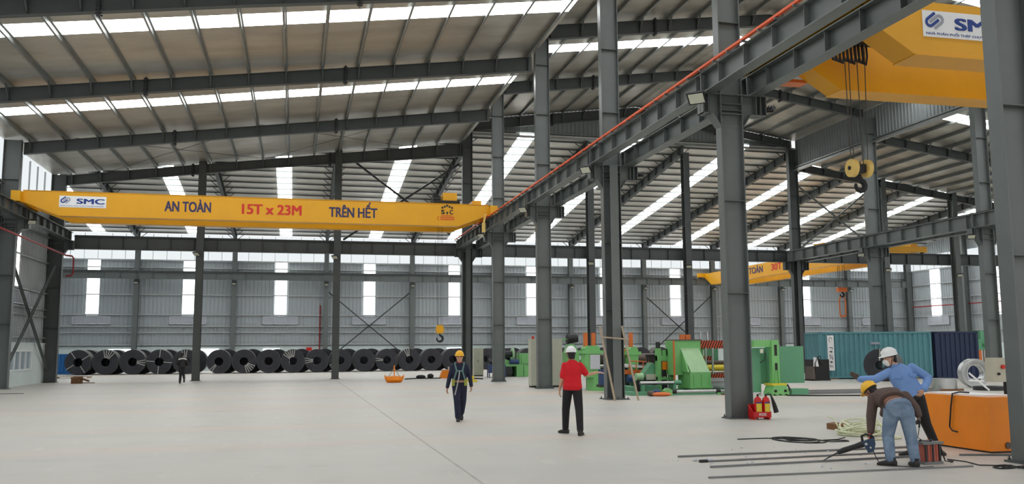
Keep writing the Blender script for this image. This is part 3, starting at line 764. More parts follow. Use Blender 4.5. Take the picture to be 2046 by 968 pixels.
dr = MB().box(9.2, 9.7, 0.6, 2.2, 9.52, 9.8); dr.build('drive_box', M['yellow'], c1)
tl = MB().box(7.0, 8.35, 0.1, 2.7, 9.56, 9.68).build('trolley', M['black'], c1)
MB().box(7.55, 8.3, 0.3, 1.6, 9.72, 10.14).build('trolley_cover', M['yellow'], tl)
MB().cyl((7.1, 1.2, 9.9), (7.5, 1.2, 9.9), 0.22, 16).build('hoist_motor', M['black'], tl)
MB().cyl((8.35, 0.9, 9.74), (8.55, 0.9, 9.74), 0.12, 14).build('trolley_motor', M['black'], tl)
hb = MB().prism([(7.40, 2.62), (7.72, 2.62), (7.78, 2.85), (7.70, 3.08), (7.42, 3.08), (7.34, 2.85)], 'y', 1.28, 1.52)
hb = hb.build('hook_block', M['yellow'], c1)
def hook(name, m, parent, c, r, th):
    pts = [(c[0], c[1], c[2] + r * 2.0), (c[0], c[1], c[2] + r * 1.15)] + [(c[0] + r * math.sin(math.radians(a)), c[1], c[2] + r * math.cos(math.radians(a))) for a in range(20, 300, 20)]
    n = len(pts); rr = [th * (0.75 if i < 2 else 1.15 - 0.75 * max(0, (i - 9)) / 8) for i in range(n)]
    return MB().tube(pts, rr, 8, round_ends=True).build(name, m, parent, smooth=True)
hook('hook', M['black'], hb, (7.56, 1.4, 2.35), 0.16, 0.06)
for xx in (7.42, 7.5, 7.62, 7.7): MB().cyl((xx, 1.4, 3.0), (xx, 1.4, 9.6), 0.008, 6).build('hoist_rope', M['rope_steel'], hb)
sign(c1, -11.28, -0.004, 8.72, 2.12, 0.56, 'NHÀ PHÂN PHỐI THÉP CHUYÊN NGHIỆP')
for nm, body, x, wd, m in (('lettering_safety', 'AN TOÀN', -6.45, 2.2, 'text_navy'), ('lettering_capacity', '15T x 23M', -2.9, 2.95, 'text_red'), ('lettering_first', 'TRÊN HẾT', 1.55, 2.48, 'text_navy')):
    lettering(nm, body, 0.52, wd, M[m], c1, x, 8.67 - (x + 6.4) * 0.006, -0.004, bold=0.05)
# maker's mark: roof of dark blocks, S and C with a small figure between, rows of small red marks below
mk = MB()
for k in range(-2, 3):
    z = 9.33 - 0.055 * abs(k); mk.box(7.72 + k * 0.13 - 0.05, 7.72 + k * 0.13 + 0.05, -0.006, 0, z, z + 0.11)
mk.prism([(7.72, 9.08), (7.66, 9.02), (7.72, 8.88), (7.78, 9.02)], 'y', -0.006, 0)
mk.build('maker_mark', M['black'], c1)
lettering('maker_letter', 'S', 0.24, 0.2, M['black'], c1, 7.39, 8.93, -0.004, bold=0.05)
lettering('maker_letter', 'C', 0.24, 0.2, M['black'], c1, 7.84, 8.93, -0.004, bold=0.05)
rd = MB()
for k in range(9): rd.box(7.36 + k * 0.085, 7.42 + k * 0.085, -0.006, 0, 8.72, 8.79).box(7.36 + k * 0.085, 7.42 + k * 0.085, -0.006, 0, 8.61, 8.68)
rd.box(7.4, 8.0, -0.006, 0, 8.83, 8.86)
rd.tube([(7.26 + 0.06 * math.cos(math.radians(a)), -0.004, 8.70 + 0.09 * math.sin(math.radians(a))) for a in range(60, 301, 30)], 0.012, 6)
rd.build('maker_phone_marks', M['text_red'], c1)

# ---- the big crane over the tall bay, top right
c2 = thing('overhead_crane', 'large yellow double girder crane at top right with hanging hook block', 'crane', (0, 17.0, 0), 0, 'yellow overhead cranes')
def girder2(y0, y1):
    mb = MB().prism([(11.7, 9.55), (33.4, 9.55), (33.4, 9.02), (31.6, 8.30), (13.43, 8.30), (12.62, 8.80), (11.7, 9.02)], 'y', y0, y1)
    mb.box(13.43, 31.6, y0 - 0.04, y1 + 0.04, 8.275, 8.30)
    return mb
g2 = girder2(0.0, 0.74).build('girder', M['yellow'], c2)
girder2(2.85, 3.5).build('girder', M['yellow'], c2)
for x in (11.48, 33.75):
    zc = 8.89 if x < 20 else 8.6
    MB().box(x - 0.16, x + 0.16, -1.3, 4.1, zc, 9.13).build('end_carriage', M['yellow'], c2)
    for yy in (-1.0, 3.8): MB().cyl((x - 0.08, yy, zc + 0.1), (x + 0.08, yy, zc + 0.1), 0.105, 14).build('wheel', M['dark'], c2)
MB().box(11.75, 12.9, 3.5, 3.9, 8.62, 8.7).build('walkway_strip', M['orange_post'], c2)
t2 = MB().box(12.5, 14.2, 0.2, 3.3, 9.58, 9.75).build('trolley', M['yellow'], c2)
MB().box(12.8, 13.9, 0.6, 2.6, 9.76, 10.4).build('hoist_drum_housing', M['yellow'], t2)
for k in range(9):
    xx = 12.3 + k * 0.105; lp = [(xx, 1.5, 9.0), (xx - 0.01, 1.46, 8.72), (xx + 0.02, 1.45, 8.56 - 0.03 * (k % 3)), (xx + 0.07, 1.46, 8.54 - 0.03 * (k % 3)), (xx + 0.12, 1.47, 8.70), (xx + 0.13, 1.5, 9.0)]
    MB().tube(lp, 0.026, 7).build('festoon_cable', M['black'], c2, smooth=True)
MB().box(12.2, 13.6, 1.42, 1.58, 8.98, 9.06).build('festoon_track', M['dark'], c2)
h2 = MB().box(12.86, 13.1, 1.5, 1.7, 5.86, 6.06).build('hook_block', M['black'], c2)
for xx in (12.79, 13.17):
    s_ = MB().lathe([(0.06, -0.07), (0.17, -0.07), (0.215, -0.055), (0.215, 0.055), (0.17, 0.07), (0.06, 0.07)], (xx, 1.6, 5.97), 'x', 26); s_.build('sheave_cover', M['yellow_pale'], h2)
MB().cyl((12.7, 1.6, 5.97), (13.28, 1.6, 5.97), 0.05, 12).build('axle', M['black'], h2)
hook('hook', M['black'], h2, (12.98, 1.6, 5.55), 0.12, 0.06)
for xx, xt in ((12.77, 12.72), (12.84, 12.84), (13.10, 13.05), (13.22, 13.3)): MB().cyl((xx, 1.6, 6.0), (xt, 1.6, 9.5), 0.012, 6).build('hoist_rope', M['rope_steel'], h2)
sign(c2, 13.68, -0.004, 8.73, 2.3, 0.62, 'NHÀ PHÂN PHỐI THÉP CHUYÊN NGHIỆP')

# ---- the 30 tonne crane in the far hall
c3 = thing('overhead_crane', 'distant yellow crane lettered 30T in the far hall, running front to back', 'crane', (41.0, 0, 0), 0, 'yellow overhead cranes')
def girder3(x0, x1):
    mb = MB().prism([(57.75, 9.4), (85.85, 9.4), (85.85, 9.04), (84.2, 8.22), (59.6, 8.22), (57.75, 8.75)], 'x', x0, x1)
    mb.box(x0 - 0.04, x1 + 0.04, 59.6, 84.2, 8.195, 8.22); return mb
girder3(0, 0.55).build('girder', M['yellow'], c3); girder3(3.3, 3.85).build('girder', M['yellow'], c3)
for y in (57.72, 85.88):
    zr = 8.66 if y < 60 else 8.98
    MB().box(-0.7, 4.5, y - 0.18, y + 0.18, zr + 0.08, zr + 0.5).build('end_carriage', M['yellow'], c3)
    for xx in (-0.4, 4.2): MB().cyl((xx, y - 0.08, zr + 0.14), (xx, y + 0.08, zr + 0.14), 0.14, 12).build('wheel', M['dark'], c3)
t3 = MB().box(-0.1, 4.0, 63.6, 66.4, 9.43, 9.6).build('trolley', M['yellow'], c3)
MB().box(0.0, 1.5, 64.0, 65.4, 9.6, 10.15).build('trolley_cover', M['yellow'], t3)
for nm, body, yy, wd, m in (('lettering_safety', 'AN TOÀN', 77.9, 4.2, 'text_navy'), ('lettering_capacity', '30T x 28M', 72.3, 5.0, 'text_red'), ('lettering_first', 'TRÊN HẾT', 65.4, 4.0, 'text_navy')):
    lettering(nm, body, 0.6, wd, M[m], c3, -0.004, 8.6, yy, 'y', bold=0.05)
hb3 = MB().box(1.75, 2.55, 64.85, 65.15, 6.25, 6.6).build('hook_block', M['orange_post'], c3)
for xx in (1.85, 2.0, 2.3, 2.45): MB().cyl((xx, 65, 6.6), (xx, 65, 9.45), 0.02, 6).build('hoist_rope', M['rope_steel'], hb3)
hook('hook', M['black'], hb3, (2.15, 65, 6.02), 0.17, 0.07)
ch = thing('coil_lifting_ring', 'orange rounded coil lifting ring hanging from the far 30T crane hook', 'lifting ring', (43.15, 65.0, 4.25))
pts = [(-0.26, 0, 0.12), (-0.18, 0, 0.0), (0.18, 0, 0.0), (0.26, 0, 0.12), (0.28, 0, 1.3), (0.2, 0, 1.55), (0.0, 0, 1.63), (-0.2, 0, 1.55), (-0.28, 0, 1.3)]
MB().tube(pts, 0.055, 8, closed=True).build('ring', M['orange_post'], ch, smooth=True)
MB().cyl((0, 0, 1.63), (0, 0, 1.68), 0.06, 8).build('lug', M['black'], ch)
MB().box(-0.2, 0.2, -0.08, 0.08, -0.03, 0.1).build('shoe', M['orange_post'], ch)
# ============================================================ COILS AND LOOSE THINGS
def make_coil(name, label, loc, r, ri, ln, group, straps=4, body='coil', wrap='coil_side', cat='coil', seed=0):
    t = thing(name, label, cat, loc, 0, group)
    # axis along local Y, centred on the axis
    MB().lathe([(ri, 0.02), (ri, ln - 0.02), (r, ln), (r, 0), (ri, 0.02)], (0, 0, 0), 'y', 40).build('end_face', M[body], t, smooth=True)
    MB().lathe([(r - 0.002, 0.03), (r + 0.012, 0.03), (r + 0.012, ln - 0.03), (r - 0.002, ln - 0.03), (r - 0.002, 0.03)], (0, 0, 0), 'y', 40).build('outer_wrap', M[wrap], t, smooth=True)
    rg = MB()
    for k in range(1, 5):
        q = ri + (r - ri) * k / 5; rg.lathe([(q, -0.004), (q + 0.012, -0.01), (q + 0.024, 0.004), (q, 0.004), (q, -0.004)], (0, 0, 0), 'y', 40)
    rg.build('wound_edges', M[body], t, smooth=True)
    rs = random.Random(seed)
    a0 = rs.uniform(0, 6.28)
    for k in range(straps):
        a = a0 + (k * PI / 2 if straps == 4 else k * 0.22)
        d = V((math.cos(a), 0, math.sin(a)))
        MB().bar(V((0, -0.012, 0)) + d * (ri - 0.01), V((0, -0.012, 0)) + d * (r + 0.015), 0.05, 0.012, (0, 1, 0)).build('strap', M['strap'], t)
    return t
FR = [(-16.08, 75.0, 4), (-14.14, 75.0, 5), (-12.2, 75.0, 3), (-10.26, 75.0, 4), (-8.32, 75.0, 3), (-5.83, 75.0, 2), (-3.94, 75.0, 5), (-2.05, 75.0, 0), (-0.16, 75.0, 6), (1.73, 75.5, 3), (3.62, 75.9, 2), (5.56, 76.2, 0), (7.48, 76.4, 2), (9.40, 76.7, 3), (11.32, 77.0, 0), (13.24, 77.4, 0), (16.6, 79.0, 0), (18.55, 79.2, 0), (20.5, 79.4, 2)]
for i, (x, y, s) in enumerate(FR):
    nth = ORD[i] if i < 10 else ['eleventh', 'twelfth', 'thirteenth', 'fourteenth', 'fifteenth', 'sixteenth', 'seventeenth', 'eighteenth', 'nineteenth'][i - 10]
    r = 0.945 if i < 5 else 0.93
    make_coil('steel_coil', 'big dark steel coil, %s from the left in the front row' % nth, (x, y, r + 0.013), r, 0.33, 1.45, 'coils in the front row', s, seed=i)
rear0 = None
RX = [(f[0] * (1 + 1.5 / f[1]) + 0.68, f[1] + (1.53 if f[0] < -0.5 else 2.0)) for f in FR] + [(23.9 + 1.95 * k, 80.2) for k in range(6)]
for i, (x, y) in enumerate(RX):
    lb = 'dark rolled steel coil in the rear row, showing between the front coils' if x < 20 else 'dark steel coil far back, its hump showing over the green machine line'
    gp = 'coils in the rear row' if x < 20 else 'coils behind the machine line'
    r = 0.945
    if rear0 is None: rear0 = make_coil('steel_coil', lb, (x, y, r + 0.013), r, 0.33, 1.45, gp, 0)
    else: dup(rear0, (x, y, r + 0.013), None, lb, gp)
# coils at the right, by the containers
make_coil('steel_coil', 'large black steel coil standing in front of the teal container', (29.4, 41.3, 0.83), 0.82, 0.24, 1.25, None, 1, seed=3).rotation_euler = (0, 0, -0.92)
make_coil('slit_coil', 'bright silver coil standing upright left of the cream control box', (28.3, 33.2, 0.62), 0.60, 0.34, 0.42, None, 0, body='chrome', wrap='chrome').rotation_euler = (0, 0, -0.25)
t = thing('slit_coil', 'low bright steel coil lying flat left of the upright silver coil', 'coil', (25.35, 31.6, 0.08))
MB().lathe([(0.30, 0), (0.52, 0), (0.52, 0.4), (0.30, 0.4), (0.30, 0)], n=32).build('wound_strip', M['chrome'], t, smooth=True)
MB().box(-0.55, 0.55, -0.5, -0.38, -0.08, 0).box(-0.55, 0.55, 0.38, 0.5, -0.08, 0).build('skid', M['brown_wood'], t)
t = thing('slit_coil', 'dark strip coil lying flat under the upright silver coil', 'coil', (27.2, 31.2, 0.0))
MB().lathe([(0.25, 0), (0.62, 0), (0.62, 0.16), (0.25, 0.16), (0.25, 0)], n=32).build('wound_strip', M['dark'], t, smooth=True)
tag(MB().cyl((26.3, 30.2, 0.05), (25.75, 30.6, 0.72), 0.035, 8).cyl((25.6, 30.45, 0.42), (26.2, 30.35, 0.40), 0.03, 8).build('pipe_cross', M['white']), 'pale pipe lever crossing over the flat coils behind the orange box', 'pipe')

# containers
def container(name, label, loc, rz, L, W, H, m, group='freight containers'):
    t = thing(name, label, 'container', loc, rz, group)
    f = MB()
    for x in (0, L - 0.12):
        for y in (0, W - 0.12): f.box(x, x + 0.12, y, y + 0.12, 0.0, H)
    for z in (0.0, H - 0.1):
        for y in (0, W - 0.08): f.box(0, L, y, y + 0.08, z, z + 0.1)
        for x in (0, L - 0.08): f.box(x, x + 0.08, 0, W, z, z + 0.1)
    f.build('corner_frame', M[m], t)
    s = MB()
    def wavy(n, a0, a1, put):
        p = (a1 - a0) / n; pts = []
        for i in range(n):
            for u, h in ((0, 0), (0.3, 0), (0.42, 1), (0.75, 1), (0.87, 0)): pts.append((a0 + (i + u) * p, 0.05 * h))
        pts.append((a1, 0)); o = len(s.v)
        for a, h in pts:
            for z in (0.1, H - 0.1): s.v.append(V(put(a, h, z)))
        for i in range(len(pts) - 1): k = o + 2 * i; s.f.append((k, k + 2, k + 3, k + 1))
    nl, nw = int(L / 0.28), int(W / 0.28)
    wavy(nl, 0.12, L - 0.12, lambda a, h, z: (a, 0.03 + h, z)); wavy(nl, 0.12, L - 0.12, lambda a, h, z: (a, W - 0.03 - h, z))
    wavy(nw, 0.12, W - 0.12, lambda a, h, z: (0.03 + h, a, z)); wavy(nw, 0.12, W - 0.12, lambda a, h, z: (L - 0.03 - h, a, z))
    s.build('side_panel', M[m], t)
    MB().box(0.05, L - 0.05, 0.05, W - 0.05, H - 0.06, H - 0.02).build('roof_panel', M[m], t)
    return t
ct = container('freight_container', 'long teal corrugated freight container with white vertical sign', (28.35, 45.1, 0.06), -0.205, 6.35, 2.3, 2.55, 'teal')
b = MB().box(0.45, 0.82, -0.03, 0.0, 0.42, 2.36).build('sign_panel', M['white'], ct)
g = MB()
for k in range(8):
    z = 0.62 + k * 0.19
    if k < 6:
        g.box(0.54, 0.73, -0.036, -0.03, z + 0.05 * (k % 3), z + 0.03 + 0.05 * (k % 3)).box((0.55, 0.62, 0.69)[k % 3], (0.58, 0.65, 0.72)[k % 3], -0.036, -0.03, z, z + 0.13).box((0.66, 0.56, 0.57)[k % 3], (0.69, 0.70, 0.60)[k % 3], -0.036, -0.03, z + 0.09, z + 0.12)
g.tube([(0.63 + 0.09 * math.cos(a * PI / 8), -0.032, 2.12 + 0.12 * math.sin(a * PI / 8)) for a in range(0, 13)], 0.012, 6)
g.build('sign_marks', M['black'], b)
MB().box(2.9, 3.4, -0.02, 0.03, 1.85, 1.98).build('small_label', M['sign_grey'], ct)
for x in (0.2, 4.8): MB().box(x, x + 0.8, 0, 2.2, -0.06, 0).build('support_beam', M['brown_wood'], ct)
container('freight_container', 'dark navy corrugated freight container end beside the teal one', (34.75, 43.75, 0.0), -0.205, 2.44, 6.0, 2.6, 'navy_paint')
container('freight_container', 'low bright blue bin at the far left before the first coil', (-19.6, 78.2, 0), 0, 2.6, 1.5, 1.6, 'blue_paint', None)

# far press and generator at the right
t = thing('press_machine', 'green press machine standing beyond the navy container', 'machine', (40.9, 47.3, 0))
MB().box(-0.6, 0.7, -0.4, 0.6, 1.55, 2.2).box(-0.35, 0.55, -0.3, 0.5, 2.2, 2.72).build('frame', M['green_deep'], t)
MB().box(-0.7, 0.8, -0.5, 0.7, 0, 0.5).build('base', M['green_deep'], t)
MB().box(-0.6, -0.4, -0.38, -0.1, 0.5, 1.55).box(0.4, 0.7, -0.38, 0.1, 0.5, 1.55).build('post', M['orange_post'], t)
MB().cyl((-0.2, -0.42, 1.9), (-0.2, -0.6, 1.9), 0.12, 12).cyl((0.2, -0.42, 1.75), (0.2, -0.55, 1.75), 0.1, 12).build('handwheel', M['green'], t)
MB().cyl((0.1, 0, 0.5), (0.1, 0, 1.55), 0.09, 12).build('ram', M['chrome'], t)
t = thing('generator', 'black boxy generator with lifting rings between green cabinet and teal container', 'machine', (27.2, 43.6, 0))
MB().box(-0.42, 0.5, -0.4, 0.5, 0.06, 1.12).build('casing', M['black'], t)
MB().tube([(0.1 + 0.1 * math.cos(a), -0.1, 1.2 + 0.1 * math.sin(a)) for a in [k * PI / 6 for k in range(12)]], 0.025, 6, closed=True).build('lifting_ring', M['dark'], t)
MB().tube([(-0.3, -0.42, 0.4), (-0.4, -0.5, 0.9), (-0.2, -0.45, 1.25), (0.05, -0.43, 0.85)], 0.03, 6).build('hose', M['dark'], t)
MB().box(-0.5, -0.38, -0.42, 0.3, 0.0, 0.75).build('side_tank', M['roll_dark'], t)
MB().prism([(-0.45, 0.75), (-0.15, 0.75), (-0.22, 1.2), (-0.42, 1.25)], 'y', -0.44, -0.40).build('plastic_sheet', M['white'], t)
MB().box(-0.5, 0.55, -0.42, 0.5, 0, 0.06).build('skid', M['dark'], t)

# things on the floor at the left and middle
t = thing('timber_bundle', 'brown timber offcuts on the floor beside the left steel column', 'timber', (-11.7, 55.0, 0))
MB().box(-0.36, 0.18, -0.2, 0.2, 0, 0.32).build('block', M['brown_wood'], t)
MB().bar((-0.1, -0.1, 0.36), (0.55, 0.0, 0.12), 0.16, 0.1).build('board', M['brown_wood'], t)
MB().bar((0.1, -0.22, 0.05), (0.85, -0.1, 0.03), 0.1, 0.04).build('board', M['brown_wood'], t)
MB().bar((-0.3, 0.05, 0.37), (0.2, 0.12, 0.36), 0.14, 0.06).build('board', M['brown_wood'], t)
t = thing('pallet', 'pale flat pallet on the floor behind the brown timber offcuts', 'pallet', (-14.6, 66.0, 0))
p = MB()
for k in range(5): p.box(-0.9, 1.3, -0.5 + k * 0.22, -0.34 + k * 0.22, 0.1, 0.13)
for x in (-0.85, 0.15, 1.15): p.box(x, x + 0.1, -0.5, 0.54, 0, 0.1)
p.build('boards', M['wood'], t)
tag(MB().bar((-12.6, 42.3, 0.012), (-11.1, 42.15, 0.012), 0.18, 0.024).build('floor_plate', M['grey_bar']), 'thin dark steel plate lying on the floor at the far left edge', 'plate')
t = thing('coil_tongs', 'orange lifting tongs with a rope sling lying on the open floor', 'lifting tongs', (5.25, 49.5, 0))
rings = []
for k in range(9):
    x = -0.42 + 0.105 * k; rr = 0.2 + (0.02 if k % 2 else 0) - (0.04 if k in (0, 8) else 0)
    rings.append([(x, rr * 1.2 * math.cos(a), 0.17 + rr * 0.85 * math.sin(a)) for a in [j * PI / 7 for j in range(14)]])
MB().loft(rings).build('body', M['orange_box'], t)
for sx in (-1, 1):
    MB().prism([(sx * 0.40, 0.06), (sx * 0.50, 0.2), (sx * 0.53, 0.42), (sx * 0.45, 0.36), (sx * 0.38, 0.26)], 'y', -0.12, 0.12).build('claw', M['orange_box'], t)
    MB().cyl((sx * 0.3, 0, 0.33), (0.0, 0, 0.78), 0.02, 8).build('sling', M['wood'], t)
MB().box(-0.03, 0.03, -0.03, 0.03, 0.3, 0.92).build('lug', M['orange_box'], t)
t = thing('jacking_block', 'small orange tapered block with a post, on the floor left of the navy man', 'block', (9.15, 56.0, 0))
MB().prism([(-0.42, 0), (0.35, 0), (0.35, 0.5), (-0.22, 0.5)], 'y', -0.2, 0.25).build('body', M['orange_box'], t)
MB().box(0.12, 0.2, -0.05, 0.05, 0.5, 0.7).build('post', M['strap'], t)
t = thing('hand_pump', 'yellow hydraulic hand pump on the floor behind the navy man', 'pump', (9.35, 48.7, 0))
MB().box(-0.35, 0.3, -0.14, 0.14, 0, 0.12).cyl((0.0, 0, 0.12), (0.0, 0, 0.33), 0.16, 12).build('body', M['label_yellow'], t)
MB().cyl((0.0, 0, 0.2), (0.65, 0, 0.16), 0.035, 8).cyl((-0.2, 0, 0.12), (-0.9, -0.1, 0.08), 0.03, 8).build('handle', M['black'], t)
t = thing('chain_sling', 'dark chain sling lying on the floor left of the small orange block', 'chain', (7.7, 55.0, 0))
MB().tube([(-1.3, -0.6, 0.03), (-0.9, -0.4, 0.04), (-0.5, 0.0, 0.04), (0.2, 0.1, 0.04), (1.0, 0.2, 0.03)], 0.035, 6).build('chain', M['dark'], t, smooth=True)
MB().ell((-0.25, 0.05, 0.13), 0.3, 0.16, 0.12).ell((0.35, 0.12, 0.17), 0.2, 0.14, 0.15).build('shackles', M['black'], t, smooth=True)

# cabinets
def cabinet(name, label, loc, wd, dp, ht, door=True, lamp=False):
    t = thing(name, label, 'cabinet', loc)
    MB().box(0, wd, 0, dp, 0.08, ht).build('body', M['cream'], t)
    MB().box(0.02, wd - 0.02, 0.02, dp - 0.02, 0, 0.08).build('plinth', M['dark'], t)
    d = MB().box(0.02, wd / 2 - 0.005, -0.02, 0, 0.1, ht - 0.02).build('door', M['cream'], t); MB().box(wd / 2 - 0.07, wd / 2 - 0.04, -0.04, -0.02, ht * 0.5, ht * 0.58).build('handle', M['black'], d)
    MB().box(wd / 2 + 0.005, wd - 0.02, -0.02, 0, 0.1, ht - 0.02).build('door', M['cream'], t)
    if lamp: MB().cyl((0.15, 0.2, ht), (0.15, 0.2, ht + 0.12), 0.06, 12).build('warning_lamp', M['text_red'], t)
    return t
cabinet('electrical_cabinet', 'tall cream electrical cabinet hidden partly by the column behind the man in red', (10.52, 40.3, 0), 1.5, 0.5, 2.22, lamp=True)
cabinet('electrical_cabinet', 'cream electrical cabinet just right of the column behind the navy man', (11.52, 59.0, 0), 0.62, 0.5, 1.85)

# ============================================================ THE GREEN MACHINE LINE
t = thing('uncoiler', 'low green uncoiler machine seen between the two middle columns', 'machine', (13.9, 57.6, 0))
MB().box(-1.2, -0.95, -0.4, 1.0, 0, 0.75).box(0.05, 0.5, -0.45, 1.0, 0, 0.78).box(0.55, 1.0, -0.4, 1.0, 0, 0.74).box(-1.2, 1.0, 0.7, 1.0, 0, 0.72).box(-1.2, 0.05, -0.4, 1.0, 0.66, 0.78).build('base_frame', M['green'], t)
MB().prism([(-1.3, 0.8), (-0.35, 0.8), (-0.35, 1.0), (-0.7, 1.16), (-1.3, 1.1)], 'y', -0.3, 0.6).build('feed_table', M['green'], t)
MB().cyl((-0.5, -0.36, 0.36), (-0.5, 0.6, 0.36), 0.32, 22).build('feed_roll', M['dark'], t, smooth=True)
MB().cyl((-0.95, -0.3, 0.3), (-0.95, 0.6, 0.3), 0.16, 16).build('feed_roll', M['dark'], t, smooth=True)
MB().box(0.28, 0.92, -0.3, 0.5, 0.78, 1.5).box(0.4, 0.85, -0.35, -0.3, 0.85, 1.4).build('gearbox', M['green'], t)
MB().lathe([(0.1, -0.12), (0.42, -0.12), (0.42, 0.0), (0.1, 0.0), (0.1, -0.12)], (-0.02, 0.1, 1.42), 'x', 22).build('brake_disc', M['green_pale'], t, smooth=True)
MB().cyl((-0.75, 0.1, 1.45), (0.1, 0.1, 1.45), 0.2, 14).cyl((-1.1, 0.2, 1.3), (-0.6, 0.2, 1.3), 0.15, 12).build('mandrel', M['dark'], t, smooth=True)
MB().cyl((-0.38, -0.42, 0.95), (0.2, -0.42, 0.95), 0.16, 14).build('motor', M['blue_motor'], t, smooth=True)
t = thing('tool_trolley', 'small dark blue tool trolley left of the low green uncoiler', 'trolley', (12.2, 56.2, 0))
MB().box(-0.3, 0.75, -0.2, 0.4, 0.28, 0.8).build('body', M['blue_motor'], t)
for x in (-0.32, 0.7):
    for y in (-0.2, 0.35): MB().bar((x + 0.03, y, 0), (x + 0.03, y, 0.8), 0.06, 0.06).build('leg', M['blue_motor'], t)
MB().ell((0.05, 0.1, 0.95), 0.26, 0.2, 0.18).build('motor', M['dark'], t, smooth=True)
MB().ell((0.45, 0.1, 0.95), 0.16, 0.2, 0.17).build('motor', M['black'], t, smooth=True)

t = thing('pump_unit', 'green hydraulic pump unit with a black motor beside the tall cream cabinet', 'machine', (12.6, 40.8, 0))
MB().box(-0.3, 0.35, -0.2, 0.5, 0, 1.6).prism([(-0.3, 1.6), (0.35, 1.6), (0.1, 1.98), (-0.15, 1.98)], 'y', -0.15, 0.3).build('tank', M['green'], t)
MB().cyl((-0.12, 0, 2.2), (0.3, 0, 2.24), 0.19, 16).cyl((-0.2, 0, 2.2), (-0.12, 0, 2.2), 0.23, 16).build('motor', M['black'], t, smooth=True)
MB().cyl((-0.2, -0.05, 2.2), (-0.5, -0.05, 2.2), 0.03, 8).cyl((-0.4, -0.05, 2.12), (-0.52, -0.05, 2.12), 0.03, 8).build('pipe', M['green'], t)

def stand(label, loc, w_, ztop, posts, low=True):
    t = thing('roll_stand', label, 'machine', loc)
    MB().prism([(-w_ / 2 + 0.12, 0.55), (w_ / 2, 0.55), (w_ / 2, 1.0), (w_ / 2, ztop - 0.12), (w_ / 2 - 0.1, ztop), (-w_ / 2 + 0.1, ztop), (-w_ / 2, ztop - 0.12), (-w_ / 2, 1.1), (-w_ / 2 + 0.12, 0.95)], 'y', -0.25, 0.35).build('housing', M['green'], t)
    MB().box(-w_ / 2 - 0.12, w_ / 2 + 0.12, -0.3, 0.4, ztop - 0.34, ztop - 0.2).build('cap', M['green'], t)
    for x in posts:
        MB().box(x - 0.075, x + 0.075, 0.0, 0.15, ztop - 0.15, 2.42).build('post', M['orange_post'], t)
    if low:
        MB().box(-w_ / 2 + 0.3, w_ / 2 + 0.6, -0.45, 0.5, 0.1, 0.56).box(-w_ / 2 + 0.25, w_ / 2 + 0.65, -0.5, 0.5, 0.0, 0.1).build('base', M['green'], t)
        MB().box(-0.12, 0.3, -0.3, -0.25, 0.9, 1.5).build('junction_box', M['louver'], t)
        MB().box(-0.1, 0.25, -0.27, -0.25, 1.54, 1.6).build('grab_slot', M['black'], t)
    return t
stand('green roll stand with two orange posts, right of the man in red', (12.17, 36.6, 0), 0.66, 1.88, (-0.2, 0.15))
s2_ = stand('slim green roll stand with one orange post, between the pole frame and coils', (14.1, 36.8, 0), 0.38, 1.82, (-0.02,), low=False)
MB().box(-0.16, 0.16, -0.2, 0.3, 0.0, 0.56).build('base', M['green_deep'], s2_)
t = thing('strip_guide', 'row of brown steel strip rolls lying across the green machine line', 'machine', (13.0, 37.4, 0))
MB().cyl((-0.6, 0.3, 1.3), (3.3, 0.3, 1.3), 0.24, 22).build('strip_roll', M['roll_dark'], t, smooth=True)
MB().cyl((-0.6, 0.0, 1.52), (0.9, 0.0, 1.52), 0.07, 14).cyl((-0.6, 0.0, 1.0), (0.9, 0.0, 1.0), 0.07, 14).build('guide_roll', M['chrome'], t, smooth=True)
for x in (-0.6, 3.2): MB().box(x, x + 0.12, 0.1, 0.5, 0, 1.5).build('support', M['green_deep'], t)
MB().box(0.55, 0.95, -0.2, 0.0, 1.4, 1.75).build('orange_guard', M['orange_box'], t)
MB().box(-0.5, 3.2, 0.55, 0.9, 0.0, 0.9).build('support', M['dark'], t)
t = thing('walkway_platform', 'small white topped walkway with orange handrail in the machine line', 'platform', (13.4, 35.8, 0))
MB().prism([(0, 1.0), (1.5, 0.88), (1.5, 0.95), (0, 1.12)], 'y', -0.1, 0.6).build('deck', M['white'], t)
hr = MB()
for x in (0.15, 0.45, 0.75, 1.05): hr.cyl((x, -0.12, 0.78), (x, -0.12, 1.24 - x * 0.05), 0.022, 8)
hr.cyl((0.1, -0.12, 1.24), (1.05, -0.12, 1.19), 0.022, 8); hr.build('handrail', M['orange_post'], t)
MB().box(0, 1.4, -0.1, 0.6, 0.68, 0.86).build('side_beam', M['orange_post'], t)
for x in (0.05, 0.6, 1.25): MB().box(x, x + 0.12, 0.0, 0.5, 0, 0.7).build('leg', M['dark'], t)
MB().cyl((0.0, -0.25, 0.5), (1.0, -0.25, 0.5), 0.16, 14).build('motor', M['blue_motor'], t, smooth=True)

